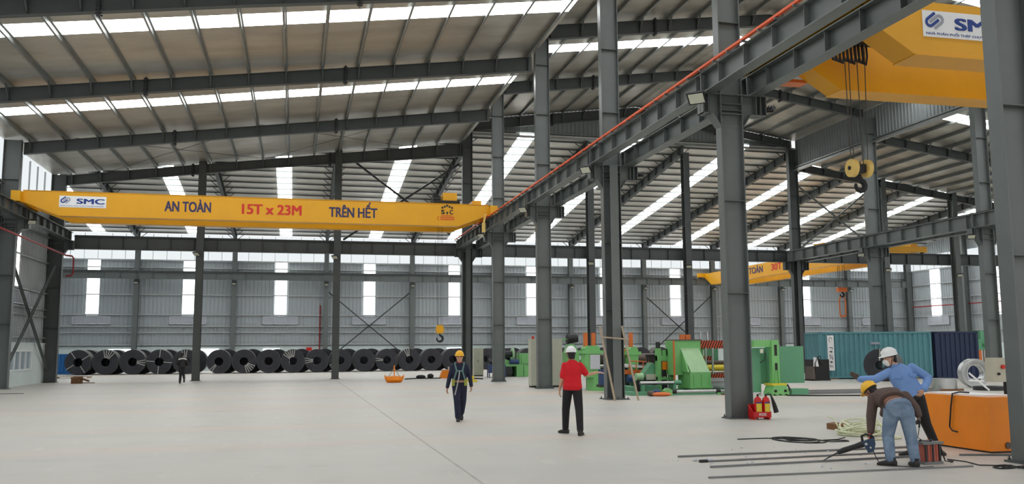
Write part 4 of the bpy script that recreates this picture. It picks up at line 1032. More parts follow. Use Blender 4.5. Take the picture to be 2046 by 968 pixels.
# base bed with pit edge
t = thing('machine_bed', 'long dark green machine bed along the floor under the slitting line', 'machine bed', (12.2, 31.9, 0))
MB().box(0.0, 4.6, 0.0, 0.16, 0, 0.14).box(0.0, 4.6, 2.4, 2.56, 0, 0.14).box(0, 0.16, 0.16, 2.4, 0, 0.14).box(4.44, 4.6, 0.16, 2.4, 0, 0.14).build('edge_frame', M['green_deep'], t)
MB().box(0.16, 4.44, 0.16, 2.4, 0, 0.05).build('dark_tray', M['dark'], t)  # flat dark sheet filling the inside of the bed frame
for x in (0.3, 1.3): MB().box(x, x + 0.25, 1.1, 2.2, 0.05, 0.3).build('cross_member', M['green_deep'], t)
t = thing('roll_shaft', 'long bright steel shaft on green feet at the front of the machine line', 'shaft', (13.45, 31.55, 0))
MB().cyl((0.32, 0, 0.15), (2.15, 0, 0.15), 0.055, 16).cyl((2.15, 0, 0.15), (2.45, 0, 0.15), 0.04, 12).build('shaft', M['chrome'], t, smooth=True)
MB().cyl((0.1, 0, 0.15), (0.34, 0, 0.15), 0.085, 16).cyl((1.95, 0, 0.15), (2.12, 0, 0.15), 0.075, 16).build('collar', M['black'], t, smooth=True)
MB().prism([(-0.16, 0), (0.16, 0), (0.16, 0.2), (0.06, 0.26), (-0.06, 0.26), (-0.16, 0.2)], 'y', -0.1, 0.12).build('foot', M['green'], t)
MB().box(2.0, 2.1, -0.06, 0.06, 0, 0.09).build('foot', M['green'], t)
t = thing('roll_shaft', 'bright steel shaft at knee height in front of the big green housing', 'shaft', (12.9, 32.9, 0))
MB().cyl((0, 0, 0.42), (1.55, 0, 0.42), 0.07, 16).build('shaft', M['chrome'], t, smooth=True)
MB().cyl((1.4, 0, 0.42), (1.68, 0, 0.42), 0.1, 14).build('collar', M['green_deep'], t, smooth=True)
for x in (0.05, 1.35): MB().box(x, x + 0.12, -0.08, 0.08, 0.05, 0.36).build('support', M['green_deep'], t)
t = thing('drive_unit', 'small green sloped drive unit with grey box below the brown strip rolls', 'machine', (13.75, 34.4, 0))
MB().prism([(-0.25, 0.62), (0.12, 0.55), (0.55, 1.02), (0.2, 1.18)], 'y', -0.2, 0.3).build('sloped_cover', M['green_deep'], t)
MB().box(-0.3, 0.7, -0.2, 0.5, 0.06, 0.55).build('base', M['dark'], t)
MB().box(-0.1, 0.4, -0.32, -0.21, 0.5, 0.72).build('control_box', M['cream'], t)
MB().cyl((-0.55, -0.3, 0.62), (-0.25, -0.3, 0.62), 0.15, 14).build('motor', M['green_pale'], t, smooth=True)
MB().cyl((-0.4, -0.3, 0.0), (-0.4, -0.3, 0.48), 0.1, 12).build('motor_post', M['black'], t)
cl = MB()
for k in range(5): cl.cyl((0.05 + k * 0.1, -0.1, 1.2), (0.05 + k * 0.1, -0.1, 1.42), 0.035, 8)
cl.box(0.0, 0.55, -0.16, 0.0, 1.38, 1.5); cl.build('valve_block', M['black'], t)
t = thing('oil_rag_heap', 'orange brown rag heap lying at the front edge of the machine bed', 'rags', (12.95, 31.3, 0))
MB().ell((0.15, 0, 0.07), 0.4, 0.16, 0.085).build('orange_rag', M['orange_post'], t, smooth=True)
MB().ell((-0.22, 0.08, 0.1), 0.16, 0.12, 0.11).build('brown_rag', M['roll_dark'], t, smooth=True)
MB().ell((0.02, 0.12, 0.15), 0.17, 0.12, 0.1).build('blue_rag', M['blue_motor'], t, smooth=True)

t = thing('slitting_unit', 'green open frame with orange blocks at the left of the big green housing', 'machine', (14.2, 34.0, 0))
MB().box(-0.14, 0.02, -0.1, 0.15, 0.05, 1.75).box(0.5, 0.6, -0.1, 0.15, 0.05, 1.6).box(-0.14, 0.6, -0.08, 0.13, 1.25, 1.45).box(-0.14, 0.6, -0.08, 0.13, 0.5, 0.62).build('frame', M['green'], t)
for x in (0.08, 0.29): MB().box(x, x + 0.17, -0.06, 0.1, 0.9, 1.22).build('slide_block', M['orange_box'], t)
for x in (0.14, 0.38): MB().tube([(x - 0.08, -0.12, 0.6), (x - 0.04, -0.14, 0.88), (x + 0.04, -0.14, 0.88), (x + 0.08, -0.12, 0.6)], 0.016, 6).build('hose', M['black'], t, smooth=True)
MB().cyl((-0.06, 0.02, 1.75), (-0.06, 0.02, 2.0), 0.09, 12).build('screw_cover', M['dark'], t)
MB().cyl((0.2, 0.02, 1.45), (0.2, 0.02, 1.68), 0.1, 12).build('screw_cover', M['green'], t)
MB().box(0.3, 0.58, -0.09, 0.1, 1.46, 1.72).build('hazard_plate', M['hazard'], t)
t = thing('machine_housing', 'big bright green machine housing with a sloping pale chute plate', 'machine', (14.5, 33.2, 0))
MB().prism([(0.0, 0.7), (0.0, 2.05), (1.13, 2.05), (1.13, 0.7)], 'y', 0.05, 0.9).build('casing', M['green'], t)
MB().prism([(0.0, 2.05), (0.0, 0.16), (-0.05, 0.16), (-0.05, 2.05)], 'y', -0.02, 0.05).build('edge_strip', M['orange_post'], t)
mb = MB()
mb.add([(0.27, 0.05, 1.75), (1.05, 0.05, 1.75), (1.22, -0.55, 0.82), (0.42, -0.55, 0.82), (0.27, 0.12, 1.75), (1.05, 0.12, 1.75), (1.22, -0.4, 0.78), (0.42, -0.4, 0.78)], [(0, 1, 2, 3), (7, 6, 5, 4), (0, 4, 5, 1), (1, 5, 6, 2), (2, 6, 7, 3), (3, 7, 4, 0)])
mb.build('chute_plate', M['green_pale'], t)
MB().prism([(0.05, 1.75), (0.05, 0.82), (-0.54, 0.82)], 'x', 0.3, 0.36).build('chute_side', M['green'], t)
bx = MB().box(0.38, 1.25, -0.55, 0.6, 0.16, 0.82)
for x in (0.52, 0.84, 1.16): bx.box(x, x + 0.03, -0.58, -0.55, 0.3, 0.72)
bx.box(0.34, 1.3, -0.62, 0.6, 0.2, 0.26); bx.build('lower_box', M['green'], t)
MB().box(0.0, 0.36, -0.05, 0.8, 0.05, 0.16).box(0.45, 1.2, -0.4, 0.5, 0.05, 0.16).build('foot', M['green_deep'], t)
MB().box(0.0, 1.15, 0.0, 0.95, 2.05, 2.09).build('top_rail', M['roll_dark'], t)
t = thing('striped_guard', 'orange and black striped guard with vertical steel rods behind the extinguisher column', 'machine', (15.75, 33.6, 0))
MB().box(0.0, 1.9, 0, 0.08, 1.73, 2.05).build('guard_beam', M['hazard'], t)
MB().box(0.15, 1.9, 0.0, 0.08, 0.56, 0.74).build('guard_beam', M['hazard'], t)
MB().box(0.1, 0.95, 0.7, 0.78, 1.22, 1.42).build('guard_beam', M['hazard'], t)
for x in (0.22, 0.52): MB().cyl((x, -0.06, 0.72), (x + 0.02, -0.06, 1.75), 0.042, 12).build('rod', M['chrome'], t, smooth=True)
for x in (0.2, 0.5): MB().cyl((x, 0.3, 2.0), (x, 0.3, 2.38), 0.05, 10).build('screw', M['chrome'], t, smooth=True)
MB().cyl((0.1, 0.4, 0.95), (1.35, 0.4, 0.95), 0.13, 18).build('yellow_roll', M['label_yellow'], t, smooth=True)
MB().cyl((0.1, 0.25, 0.78), (1.7, 0.25, 0.78), 0.05, 14).build('guide_bar', M['chrome'], t, smooth=True)
MB().cyl((0.1, 0.5, 1.15), (1.7, 0.5, 1.15), 0.1, 14).build('dark_roll', M['roll_dark'], t, smooth=True)
MB().box(0.8, 1.2, 0.8, 1.3, 1.2, 1.75).build('rear_block', M['green_deep'], t)
MB().box(0.08, 0.2, 0.1, 0.9, 0.05, 1.8).box(1.75, 1.9, 0.1, 0.9, 0, 1.8).build('side_frame', M['green'], t)
MB().cyl((0.25, 0.5, 0.3), (1.7, 0.5, 0.3), 0.26, 22).build('paper_roll', M['louver'], t, smooth=True)
for x in (0.1, 0.35): MB().box(x - 0.1, x + 0.1, 1.8, 1.95, 0.0, 2.32).build('rear_post', M['orange_post'], t)
tag(MB().bar((15.5, 31.3, 0.03), (16.3, 31.1, 0.03), 0.16, 0.06).bar((15.6, 31.15, 0.08), (16.35, 31.2, 0.08), 0.1, 0.04).build('cardboard_sheet', M['brown_wood']), 'flattened brown cardboard at the front of the machine line, left of the extinguisher column', 'cardboard')

t = thing('guard_cabinet', 'tall flat green guard doors with slotted post, right of the extinguisher column', 'machine', (17.35, 30.6, 0))
MB().box(-0.16, 0.14, -0.1, 0.12, 0.43, 2.03).box(-0.85, 0.14, -0.05, 0.15, 1.77, 2.03).build('post', M['green'], t)
for z0, z1 in ((1.45, 1.85), (0.92, 1.18)): MB().box(-0.05, 0.05, -0.115, -0.1, z0, z1).build('slot', M['black'], t)
MB().prism([(-0.1, 0.43), (-0.07, 0.43), (-0.03, 0.9), (-0.06, 0.9)], 'y', -0.14, -0.1).prism([(0.1, 0.43), (0.07, 0.43), (0.03, 0.9), (0.06, 0.9)], 'y', -0.14, -0.1).build('rib', M['green'], t)
d = MB().box(0.1, 1.66, 0.75, 0.82, 0.4, 1.8).build('door', M['green_deep'], t)
d2 = MB().box(-0.42, -0.1, 0.4, 0.48, 0.4, 1.74).box(-0.95, -0.42, 0.3, 0.38, 0.1, 1.74).build('door', M['green_deep'], t)
MB().box(0.08, 0.16, 0.1, 0.82, 0.42, 1.8).build('hinge_post', M['green_deep'], t)
MB().box(-0.62, -0.5, -0.1, -0.05, 1.55, 1.7).build('lamp', M['lamp_glass'], t)
MB().tube([(-0.5, -0.08, 1.62), (-0.42, -0.1, 1.55), (-0.46, -0.1, 1.3), (-0.65, -0.1, 1.2)], 0.018, 6).build('cable', M['black'], t, smooth=True)
MB().box(-0.3, 0.28, -0.32, 0.3, 0.36, 0.44).build('yellow_plate', M['label_yellow'], t)
ft = MB().prism([(-0.36, 0.0), (-0.36, 0.12), (-0.26, 0.36), (0.24, 0.36), (0.34, 0.12), (0.34, 0.0), (0.22, 0.06), (0.1, 0.0), (-0.02, 0.06), (-0.14, 0.0), (-0.26, 0.06)], 'y', -0.36, 0.25)
ft.build('foot', M['green'], t)
for x in (-0.22, 0.18): MB().cyl((x, -0.40, 0.17), (x, -0.36, 0.17), 0.05, 12).build('bolt_hole', M['black'], t)
MB().tube([(0.4, -0.1, 0.02), (0.55, -0.05, 0.22), (0.5, 0, 0.36), (0.35, 0.05, 0.3)], 0.04, 8).build('hose', M['dark'], t, smooth=True)
t = thing('floor_rail_set', 'low green and grey rail set on the floor right of the green guard post', 'rails', (18.0, 30.6, 0))
MB().box(0.0, 0.7, 0.0, 0.5, 0, 0.22).build('end_block', M['green_deep'], t)
MB().box(0.7, 6.5, 0.1, 0.4, 0, 0.1).box(0.7, 6.5, 1.2, 1.5, 0, 0.1).build('rail', M['grey_bar'], t)
tag(MB().tube([(17.4, 29.9, 0.02), (18.3, 29.4, 0.02), (20.0, 28.9, 0.02), (22.2, 28.0, 0.02)], 0.03, 8).build('black_hose', M['black'], smooth=True), 'black hose running across the floor right of the green guard post', 'hose')

# motor stand by the red shirt's elbow
t = thing('drive_stand', 'small blue box with black hoses on a stand behind the red shirt', 'machine', (12.05, 34.6, 0))
MB().box(-0.18, 0.2, -0.15, 0.2, 0.32, 0.92).build('box', M['blue_motor'], t)
MB().box(-0.25, 0.4, -0.2, 0.25, 0.22, 0.32).cyl((0.2, 0, 0), (0.2, 0, 0.22), 0.14, 12).build('stand', M['dark'], t)
MB().tube([(0.3, -0.2, 0.75), (0.5, -0.25, 0.6), (0.7, -0.25, 0.2), (0.75, -0.2, 0.03)], 0.035, 8).build('hose', M['black'], t, smooth=True)
MB().tube([(0.3, -0.22, 0.8), (0.42, -0.3, 0.5), (0.55, -0.3, 0.3), (0.7, -0.3, 0.03)], 0.03, 8).build('hose', M['black'], t, smooth=True)
tag(MB().prism([(11.55, 0.0), (11.95, 0.0), (11.75, 0.55), (11.6, 0.62)], 'y', 38.5, 38.65).build('black_board', M['black']), 'leaning black board at the foot of the cream cabinet, behind the red shirt', 'board')

# pole frame against the column
t = thing('pole_frame', 'wooden pole frame of two slanting poles and a crossbar in front of the column', 'ladder frame', (10.8, 29.0, 0))
MB().bar((-0.33, 0.0, 0.0), (-0.67, 0.42, 2.48), 0.06, 0.045).build('pole', M['wood'], t)
MB().bar((0.51, 0.0, 0.0), (0.12, 0.42, 2.52), 0.06, 0.045).build('pole', M['wood'], t)
MB().bar((-0.66, 0.33, 2.14), (0.32, 0.33, 2.06), 0.05, 0.05).build('crossbar', M['wood'], t)

# fire extinguishers
t = thing('extinguisher_stand', 'red open fire stand box lettered PCCC at the foot of the column', 'stand', (11.12, 20.35, 0))
st = MB().prism([(-0.16, 0.06), (-0.16, 0.36), (0.12, 0.16), (0.12, 0.06)], 'x', -0.27, -0.255).prism([(-0.16, 0.06), (-0.16, 0.36), (0.12, 0.16), (0.12, 0.06)], 'x', 0.185, 0.20)
st.v = [V((p.x, -p.y, p.z)) for p in st.v]
st.box(-0.27, 0.20, -0.13, -0.115, 0.06, 0.19).box(-0.27, 0.20, 0.145, 0.16, 0.06, 0.36).box(-0.27, 0.20, -0.13, 0.16, 0.05, 0.065)
st.build('box', M['red'], t)
for x in (-0.25, 0.14): MB().box(x, x + 0.04, -0.12, 0.15, 0, 0.055).build('foot', M['red'], t)
lettering('lettering', 'PCCC', 0.06, 0.2, M['white'], t, -0.13, 0.095, -0.132, bold=0.05)
def extinguisher(label, loc, yaw):
    t = thing('fire_extinguisher', label, 'extinguisher', loc, yaw, 'fire extinguishers')
    MB().lathe([(0.02, 0.0), (0.088, 0.0), (0.094, 0.02), (0.094, 0.38), (0.075, 0.44), (0.035, 0.475), (0.03, 0.49)], n=22).build('cylinder', M['red'], t, smooth=True)
    lb = MB(); n = 10
    for k in range(n):
        a0, a1 = math.radians(-140 + 100 * k / n), math.radians(-140 + 100 * (k + 1) / n); q = 0.0965
        lb.add([(q * math.cos(a0), q * math.sin(a0), 0.12), (q * math.cos(a1), q * math.sin(a1), 0.12), (q * math.cos(a1), q * math.sin(a1), 0.32), (q * math.cos(a0), q * math.sin(a0), 0.32)], [(0, 1, 2, 3)])
    lb.build('label', M['label_yellow'], t)
    bd = MB()
    for k in range(n):
        a0, a1 = math.radians(-140 + 100 * k / n), math.radians(-140 + 100 * (k + 1) / n); q = 0.097
        bd.add([(q * math.cos(a0), q * math.sin(a0), 0.325), (q * math.cos(a1), q * math.sin(a1), 0.325), (q * math.cos(a1), q * math.sin(a1), 0.355), (q * math.cos(a0), q * math.sin(a0), 0.355)], [(0, 1, 2, 3)])
    bd.build('label_band', M['sign_blue'], t)
    MB().cyl((0, 0, 0.48), (0, 0, 0.53), 0.022, 10).bar((-0.02, 0, 0.53), (0.1, 0, 0.57), 0.02, 0.012).bar((-0.02, 0, 0.51), (0.1, 0, 0.52), 0.02, 0.01).build('valve_handle', M['black'], t)
    return t
extinguisher('red fire extinguisher with yellow label, left one in the red stand', (11.03, 20.33, 0.066), 0)
e2 = extinguisher('red fire extinguisher with a black discharge horn, right one in the red stand', (11.23, 20.30, 0.066), 0.1)
MB().tube([(0.02, -0.02, 0.52), (0.12, -0.02, 0.54), (0.16, -0.03, 0.44), (0.21, -0.03, 0.30), (0.27, -0.03, 0.1)], [0.014, 0.016, 0.03, 0.05, 0.065], 10).build('discharge_horn', M['black'], e2, smooth=True)

# ============================================================ RIGHT FOREGROUND
t = thing('orange_counterweight_box', 'big orange steel box with a white top behind the crouching and blue workers', 'box', (11.05, 12.73, 0))
W_, L_, H_ = 1.15, 1.52, 0.9
mb = MB()
mb.prism([(0, 0.03), (W_, 0.03), (W_, 0.42), (0.62, H_), (0, H_)], 'y', 0, L_)
mb.build('body', M['orange_box'], t)
MB().box(0.03, 0.6, 0.16, L_ - 0.02, H_, H_ + 0.03).build('top_sheet', M['white'], t)
MB().box(0.04, W_ - 0.04, 0.04, L_ - 0.04, 0, 0.03).build('skid', M['dark'], t)
MB().box(-0.008, 0.0, -0.006, L_ + 0.006, 0.03, H_).build('edge_bar', M['orange_box'], t)
MB().cyl((0.32, -0.02, 0.12), (0.32, 0.0, 0.12), 0.055, 14).build('plug', M['roll_dark'], t)
tag(MB().tube([(11.3, 13.45, 0.945), (11.15, 13.5, 0.955), (11.02, 13.52, 0.93), (11.005, 13.56, 0.7), (11.005, 13.62, 0.36), (11.0, 13.55, 0.3), (10.99, 13.42, 0.29)], 0.013, 8).build('black_cable', M['black'], smooth=True), 'black cable hanging over the left face of the big orange box', 'cable')
t = thing('control_box', 'cream control box with a red button on a black post behind the orange box', 'control box', (12.9, 14.6, 0))
MB().box(-0.16, 0.14, -0.1, 0.1, 1.07, 1.52).build('enclosure', M['cream'], t)
MB().cyl((0.05, -0.14, 1.35), (0.05, -0.1, 1.35), 0.04, 14).build('red_button', M['text_red'], t)
MB().cyl((-0.05, -0.13, 1.22), (-0.05, -0.1, 1.22), 0.026, 12).build('black_knob', M['black'], t)
MB().cyl((0.18, 0, 0), (0.18, 0, 1.45), 0.035, 12).box(0.04, 0.32, -0.14, 0.14, 0, 0.03).box(0.13, 0.2, -0.05, 0.05, 1.1, 1.2).build('post', M['black'], t)

def steel_bar(label, a, b, r, sq=True, end=None):
    mb = MB()
    if sq: mb.bar(a, b, r * 2, r * 2)
    else: mb.cyl(a, b, r, 10)
    o = tag(mb.build('steel_bar', M['grey_bar']), label, 'bar', 'long steel bars on the floor')
    if end:
        d = (V(b) - V(a)).normalized(); MB().cyl(V(a) - d * 0.03, V(a) + d * 0.1, r * 1.9, 12).build('end_sleeve', M['black'], o)
    return o
steel_bar('long grey steel bar on the floor, farthest of the set from the camera', (5.97, 13.65, 0.016), (10.6, 13.84, 0.016), 0.015)
steel_bar('long grey steel bar with a black sleeve on its left end', (6.05, 12.96, 0.016), (10.0, 13.25, 0.016), 0.015, False, True)
steel_bar('long grey steel bar under the tip of the power tool', (5.9, 12.34, 0.016), (9.6, 12.66, 0.016), 0.015)
steel_bar('long grey steel bar on the floor, nearest to the camera', (5.4, 11.36, 0.013), (9.56, 11.4, 0.013), 0.012)
steel_bar('short dark steel bar in front of the orange box', (10.35, 12.62, 0.017), (11.6, 12.2, 0.017), 0.015)

def loops(name, label, cat, m, c, r, n, rad, seed, ends=(), rz=0.0, squash=0.7, height=0.05, group=None):
    """a loose coil of rope or cable lying on the floor"""
    rs = random.Random(seed); pts = []
    k = 14
    for i in range(n * k):
        a = 2 * PI * i / k; lay = (i // k)
        rr = r * (0.72 + 0.28 * math.sin(1.7 * lay + 0.9) + rs.uniform(-0.04, 0.04))
        ox, oy = 0.12 * r * math.cos(2.4 * lay), 0.12 * r * math.sin(2.4 * lay)
        x, y = rr * math.cos(a) + ox, rr * squash * math.sin(a) + oy
        pts.append((c[0] + x * math.cos(rz) - y * math.sin(rz), c[1] + x * math.sin(rz) + y * math.cos(rz), rad + height * (0.5 + 0.5 * math.sin(1.3 * lay + a)) * (lay / max(1, n))))
    pts = list(ends[:1][0] if ends else []) + pts + list(ends[1] if len(ends) > 1 else [])
    return tag(MB().tube(pts, rad, 7).build(name, m, smooth=True), label, cat, group)
loops('rope_coil', 'heap of pale green white rope on the floor behind the bent worker', 'rope', M['rope_pale'], (10.95, 16.15, 0), 0.42, 17, 0.017, 4, (((10.55, 16.6, 0.35), (10.62, 16.5, 0.30), (10.68, 16.4, 0.1)), ((11.3, 15.6, 0.03), (11.2, 15.2, 0.018), (10.6, 15.1, 0.018), (10.4, 15.15, 0.018))), 0.2, 0.95, 0.32)
tag(MB().prism([(11.12, 0.0), (11.3, 0.0), (11.3, 0.14), (11.12, 0.12)], 'y', 17.0, 17.55).build('timber_offcut', M['brown_wood']), 'small brown timber offcut left of the pale rope heap', 'timber')
loops('cable_coil', 'black electric cable lying in loose loops left of the bent worker', 'cable', M['black'], (9.2, 15.5, 0), 0.40, 4, 0.010, 9, (((8.2, 15.95, 0.011), (8.8, 15.98, 0.011)), ((9.6, 15.0, 0.014), (9.95, 15.0, 0.014), (10.0, 15.15, 0.014), (9.6, 15.3, 0.014), (9.95, 15.35, 0.014), (10.3, 15.65, 0.014))), 0.1, 1.6, 0.03)
loops('cable_coil', 'dark tangle of cable on the floor at the foot of the right edge column', 'cable', M['black'], (9.93, 11.2, 0), 0.22, 4, 0.009, 12, (((9.8, 12.22, 0.009), (9.86, 11.9, 0.009), (9.75, 11.5, 0.009)), ((10.1, 10.95, 0.009), (10.4, 11.0, 0.009))), 0.5, 0.6, 0.05)
t = thing('welding_clamp', 'dark red handled clamp lying in the cable tangle by the right column', 'clamp', (10.1, 11.05, 0.012), 0.2)
MB().cyl((0, 0, 0.02), (0.16, 0, 0.02), 0.018, 10).build('grip', M['red_pipe'], t)
MB().box(-0.1, 0.0, -0.025, 0.025, 0, 0.03).build('jaw', M['black'], t)

t = thing('welding_transformer', 'small dull red transformer box on the floor beside the blue jeans', 'transformer', (9.22, 11.95, 0), 0.12)
bd = MB().box(-0.15, 0.16, -0.12, 0.12, 0.04, 0.29)
for k in range(6): bd.box(-0.14 + k * 0.052, -0.115 + k * 0.052, -0.13, 0.13, 0.05, 0.28)
bd.build('winding', M['copper'], t)
MB().box(-0.19, 0.2, -0.15, 0.15, 0.29, 0.325).box(-0.17, 0.18, -0.14, 0.14, 0.0, 0.04).build('plate', M['grey_bar'], t)
for x in (-0.13, 0.0, 0.13): MB().box(x - 0.015, x + 0.015, -0.14, -0.125, 0.03, 0.30).build('strut', M['dark'], t)
MB().cyl((-0.1, 0, 0.325), (-0.1, 0, 0.35), 0.02, 8).cyl((0.1, 0, 0.325), (0.1, 0, 0.35), 0.02, 8).build('terminal', M['dark'], t)
tag(MB().tube([(9.33, 11.96, 0.35), (9.44, 11.93, 0.30), (9.5, 11.9, 0.03), (9.62, 11.9, 0.011), (9.72, 12.0, 0.011), (9.75, 12.15, 0.011)], 0.01, 6).build('welding_cable', M['black'], smooth=True), 'thin black cable running from the red transformer over the floor', 'cable')

# crumbs of chipped concrete beside the bars
rs = random.Random(5); mb = MB()
for k in range(60):
    x, y = (rs.uniform(5.6, 6.3), rs.uniform(12.7, 13.3)) if k < 22 else (rs.uniform(6.4, 9.0), rs.uniform(11.6, 14.6))
    q = rs.uniform(0.005, 0.02) if k > 3 else 0.035
    if min(abs(y - c - m_ * (x - 6)) for c, m_ in ((13.65, 0.041), (12.96, 0.073), (12.35, 0.086), (11.37, 0.01))) < 0.07: continue
    mb.ell((x, y, q * 0.6), q * rs.uniform(0.8, 1.5), q, q * 0.7, 6, 4)
tag(mb.build('concrete_crumbs', M['louver']), 'scattered pale concrete crumbs on the floor around the long steel bars', 'debris', None, 'stuff')
# ============================================================ PEOPLE
def remesh(mb, name, m, parent, voxel=0.01, it=3):
    o = mb.build(name, m)
    md = o.modifiers.new('r', 'REMESH'); md.mode = 'VOXEL'; md.voxel_size = voxel
    if it: sm = o.modifiers.new('s', 'SMOOTH'); sm.iterations = it; sm.factor = 0.5
    dg = bpy.context.evaluated_depsgraph_get(); dg.update()
    me = bpy.data.meshes.new_from_object(o.evaluated_get(dg), depsgraph=dg)
    old = o.data; o.modifiers.clear(); o.data = me; bpy.data.meshes.remove(old); me.name = name
    me.materials.clear(); me.materials.append(m)
    me.polygons.foreach_set('use_smooth', [True] * len(me.polygons))
    o.parent = parent
    return o
def ering(c, u, v, ru, rv, n=18, p=2.4):
    out = []
    for k in range(n):
        a = 2 * PI * k / n; ca, sa = math.cos(a), math.sin(a)
        q = (abs(ca) ** p + abs(sa) ** p) ** (-1 / p)
        out.append(c + u * (ru * q * ca) + v * (rv * q * sa))
    return out
def torso_rings(J, grow=0.0, lo=0.0, hi=1.0, slim=1.0, flare=0.0):
    P, C, N = J['P'], J['C'], J['N']
    hr = (J['hipR'] - J['hipL']).normalized(); sr = (J['shR'] - J['shL']).normalized()
    ax1 = (C - P).normalized(); ln = (C - P).length
    secs = [(-0.22, 0.145, 0.10), (0.0, 0.17, 0.118), (0.25, 0.16, 0.112), (0.34, 0.158, 0.111), (0.5, 0.152, 0.108), (0.75, 0.156, 0.116), (1.0, 0.160, 0.110), (1.22, 0.120, 0.084), (1.36, 0.07, 0.066)]
    rings = []
    for t, rx, ry in secs:
        tt = max(0, min(1, t))
        if t < lo - 1e-6 or t > hi + 1e-6: continue
        if t <= 1: c = P + (C - P) * t; ax = ax1
        else: c = C + (N - C) * ((t - 1) / 0.36); ax = (N - C).normalized() * 0.5 + ax1 * 0.5
        r = (hr * (1 - tt) + sr * tt); r = (r - ax * r.dot(ax)).normalized(); f = ax.cross(r).normalized()
        g = grow + (flare if t <= 0.01 else 0)
        rings.append(ering(c, r, f, rx * slim + g, ry * slim + g))
    return rings
def limb(mb, pts, rr, n=12):
    # resample with smooth joints
    P = [V(p) for p in pts]; q = [P[0]]; r = [rr[0]]
    for i in range(1, len(P)):
        for s in (0.25, 0.5, 0.75, 1.0):
            q.append(P[i - 1].lerp(P[i], s)); r.append(rr[i - 1] + (rr[i] - rr[i - 1]) * s)
    return mb.tube(q, r, n, round_ends=True)
def hand(mb, w, d, nrm, side, curl=0.5, g=0.0, spread=0.25):
    """wrist point, finger direction, palm normal, thumb side vector"""
    d = V(d).normalized(); nrm = V(nrm); nrm = (nrm - d * nrm.dot(d)).normalized(); s = V(side); s = (s - d * s.dot(d) - nrm * s.dot(nrm)).normalized()
    w = V(w)
    mb.loft([ering(w - d * 0.03, s, nrm, 0.026 + g, 0.02 + g, 12, 2), ering(w, s, nrm, 0.028 + g, 0.018 + g, 12, 2), ering(w + d * 0.035, s, nrm, 0.037 + g, 0.018 + g, 12, 2.4), ering(w + d * 0.075, s, nrm, 0.041 + g, 0.016 + g, 12, 2.6), ering(w + d * 0.095, s, nrm, 0.038 + g, 0.012 + g, 12, 2.6)])
    for k, L in enumerate((0.068, 0.078, 0.072, 0.056)):
        off = (0.030, 0.0105, -0.0095, -0.029)[k]; b = w + d * (0.088 - 0.004 * abs(k - 1)) + s * off
        dd = (d + s * spread * off * 6).normalized(); pts = [b - dd * 0.02, b]; p = b; a = 0.0
        for seg in (0.42, 0.32, 0.26):
            a += curl * (0.5 if seg == 0.42 else 0.8)
            p = p + (dd * math.cos(a) + nrm * math.sin(a)) * L * seg; pts.append(p)
        mb.tube(pts, [0.0095 + g, 0.0095 + g, 0.009 + g, 0.0085 + g, 0.0075 + g], 8, round_ends=True)
    tb = w + d * 0.022 + s * 0.03
    mb.tube([tb - s * 0.015, tb + s * 0.012 + d * 0.02, tb + s * 0.022 + d * 0.045 + nrm * 0.01, tb + s * 0.02 + d * 0.07 + nrm * (0.015 + 0.02 * curl)], [0.013 + g, 0.012 + g, 0.0105 + g, 0.009 + g], 8, round_ends=True)
    return mb
def head(mb, J):
    H, f, u = J['H'], J['hf'].normalized(), J['hu']; u = (u - f * u.dot(f)).normalized(); r = f.cross(u)
    rings = []
    for t, rx, c, ry in ((-0.122, 0.018, 0.05, 0.02), (-0.115, 0.034, 0.046, 0.034), (-0.095, 0.050, 0.034, 0.052), (-0.065, 0.062, 0.018, 0.074), (-0.03, 0.069, 0.006, 0.088), (0.01, 0.074, 0.0, 0.095), (0.05, 0.075, -0.004, 0.097), (0.085, 0.064, -0.006, 0.084), (0.108, 0.042, -0.006, 0.056), (0.118, 0.016, -0.006, 0.02)):
        rings.append(ering(H + u * t + f * c, r, f, rx, ry, 20, 2.1))
    mb.loft(rings)
    nb = H + f * 0.09
    mb.loft([ering(nb + u * 0.02 - f * 0.012, r, f, 0.008, 0.01, 8, 2), ering(nb - u * 0.01, r, f, 0.012, 0.016, 8, 2), ering(nb - u * 0.032 + f * 0.006, r, f, 0.018, 0.022, 8, 2), ering(nb - u * 0.045 - f * 0.004, r, f, 0.014, 0.014, 8, 2)])
    mb.loft([ering(nb - u * 0.068 - f * 0.012, r, f, 0.022, 0.012, 8, 2), ering(nb - u * 0.074 - f * 0.008, r, f, 0.026, 0.014, 8, 2), ering(nb - u * 0.082 - f * 0.014, r, f, 0.018, 0.012, 8, 2)])
    for s in (-1, 1):
        e = H + r * s * 0.074 - f * 0.008
        mb.loft([ering(e - u * 0.03, r, f, 0.006, 0.008, 8, 2), ering(e - u * 0.015 + r * s * 0.006, r, f, 0.008, 0.014, 8, 2), ering(e + u * 0.015 + r * s * 0.01 - f * 0.004, r, f, 0.008, 0.019, 8, 2), ering(e + u * 0.03 + r * s * 0.006, r, f, 0.006, 0.010, 8, 2)])
    nk = H - u * 0.075 - f * 0.018
    mb.tube([J['N'] - (nk - J['N']).normalized() * 0.05, J['N'], nk, nk + u * 0.04], [0.062, 0.058, 0.054, 0.05], 14)
    return mb
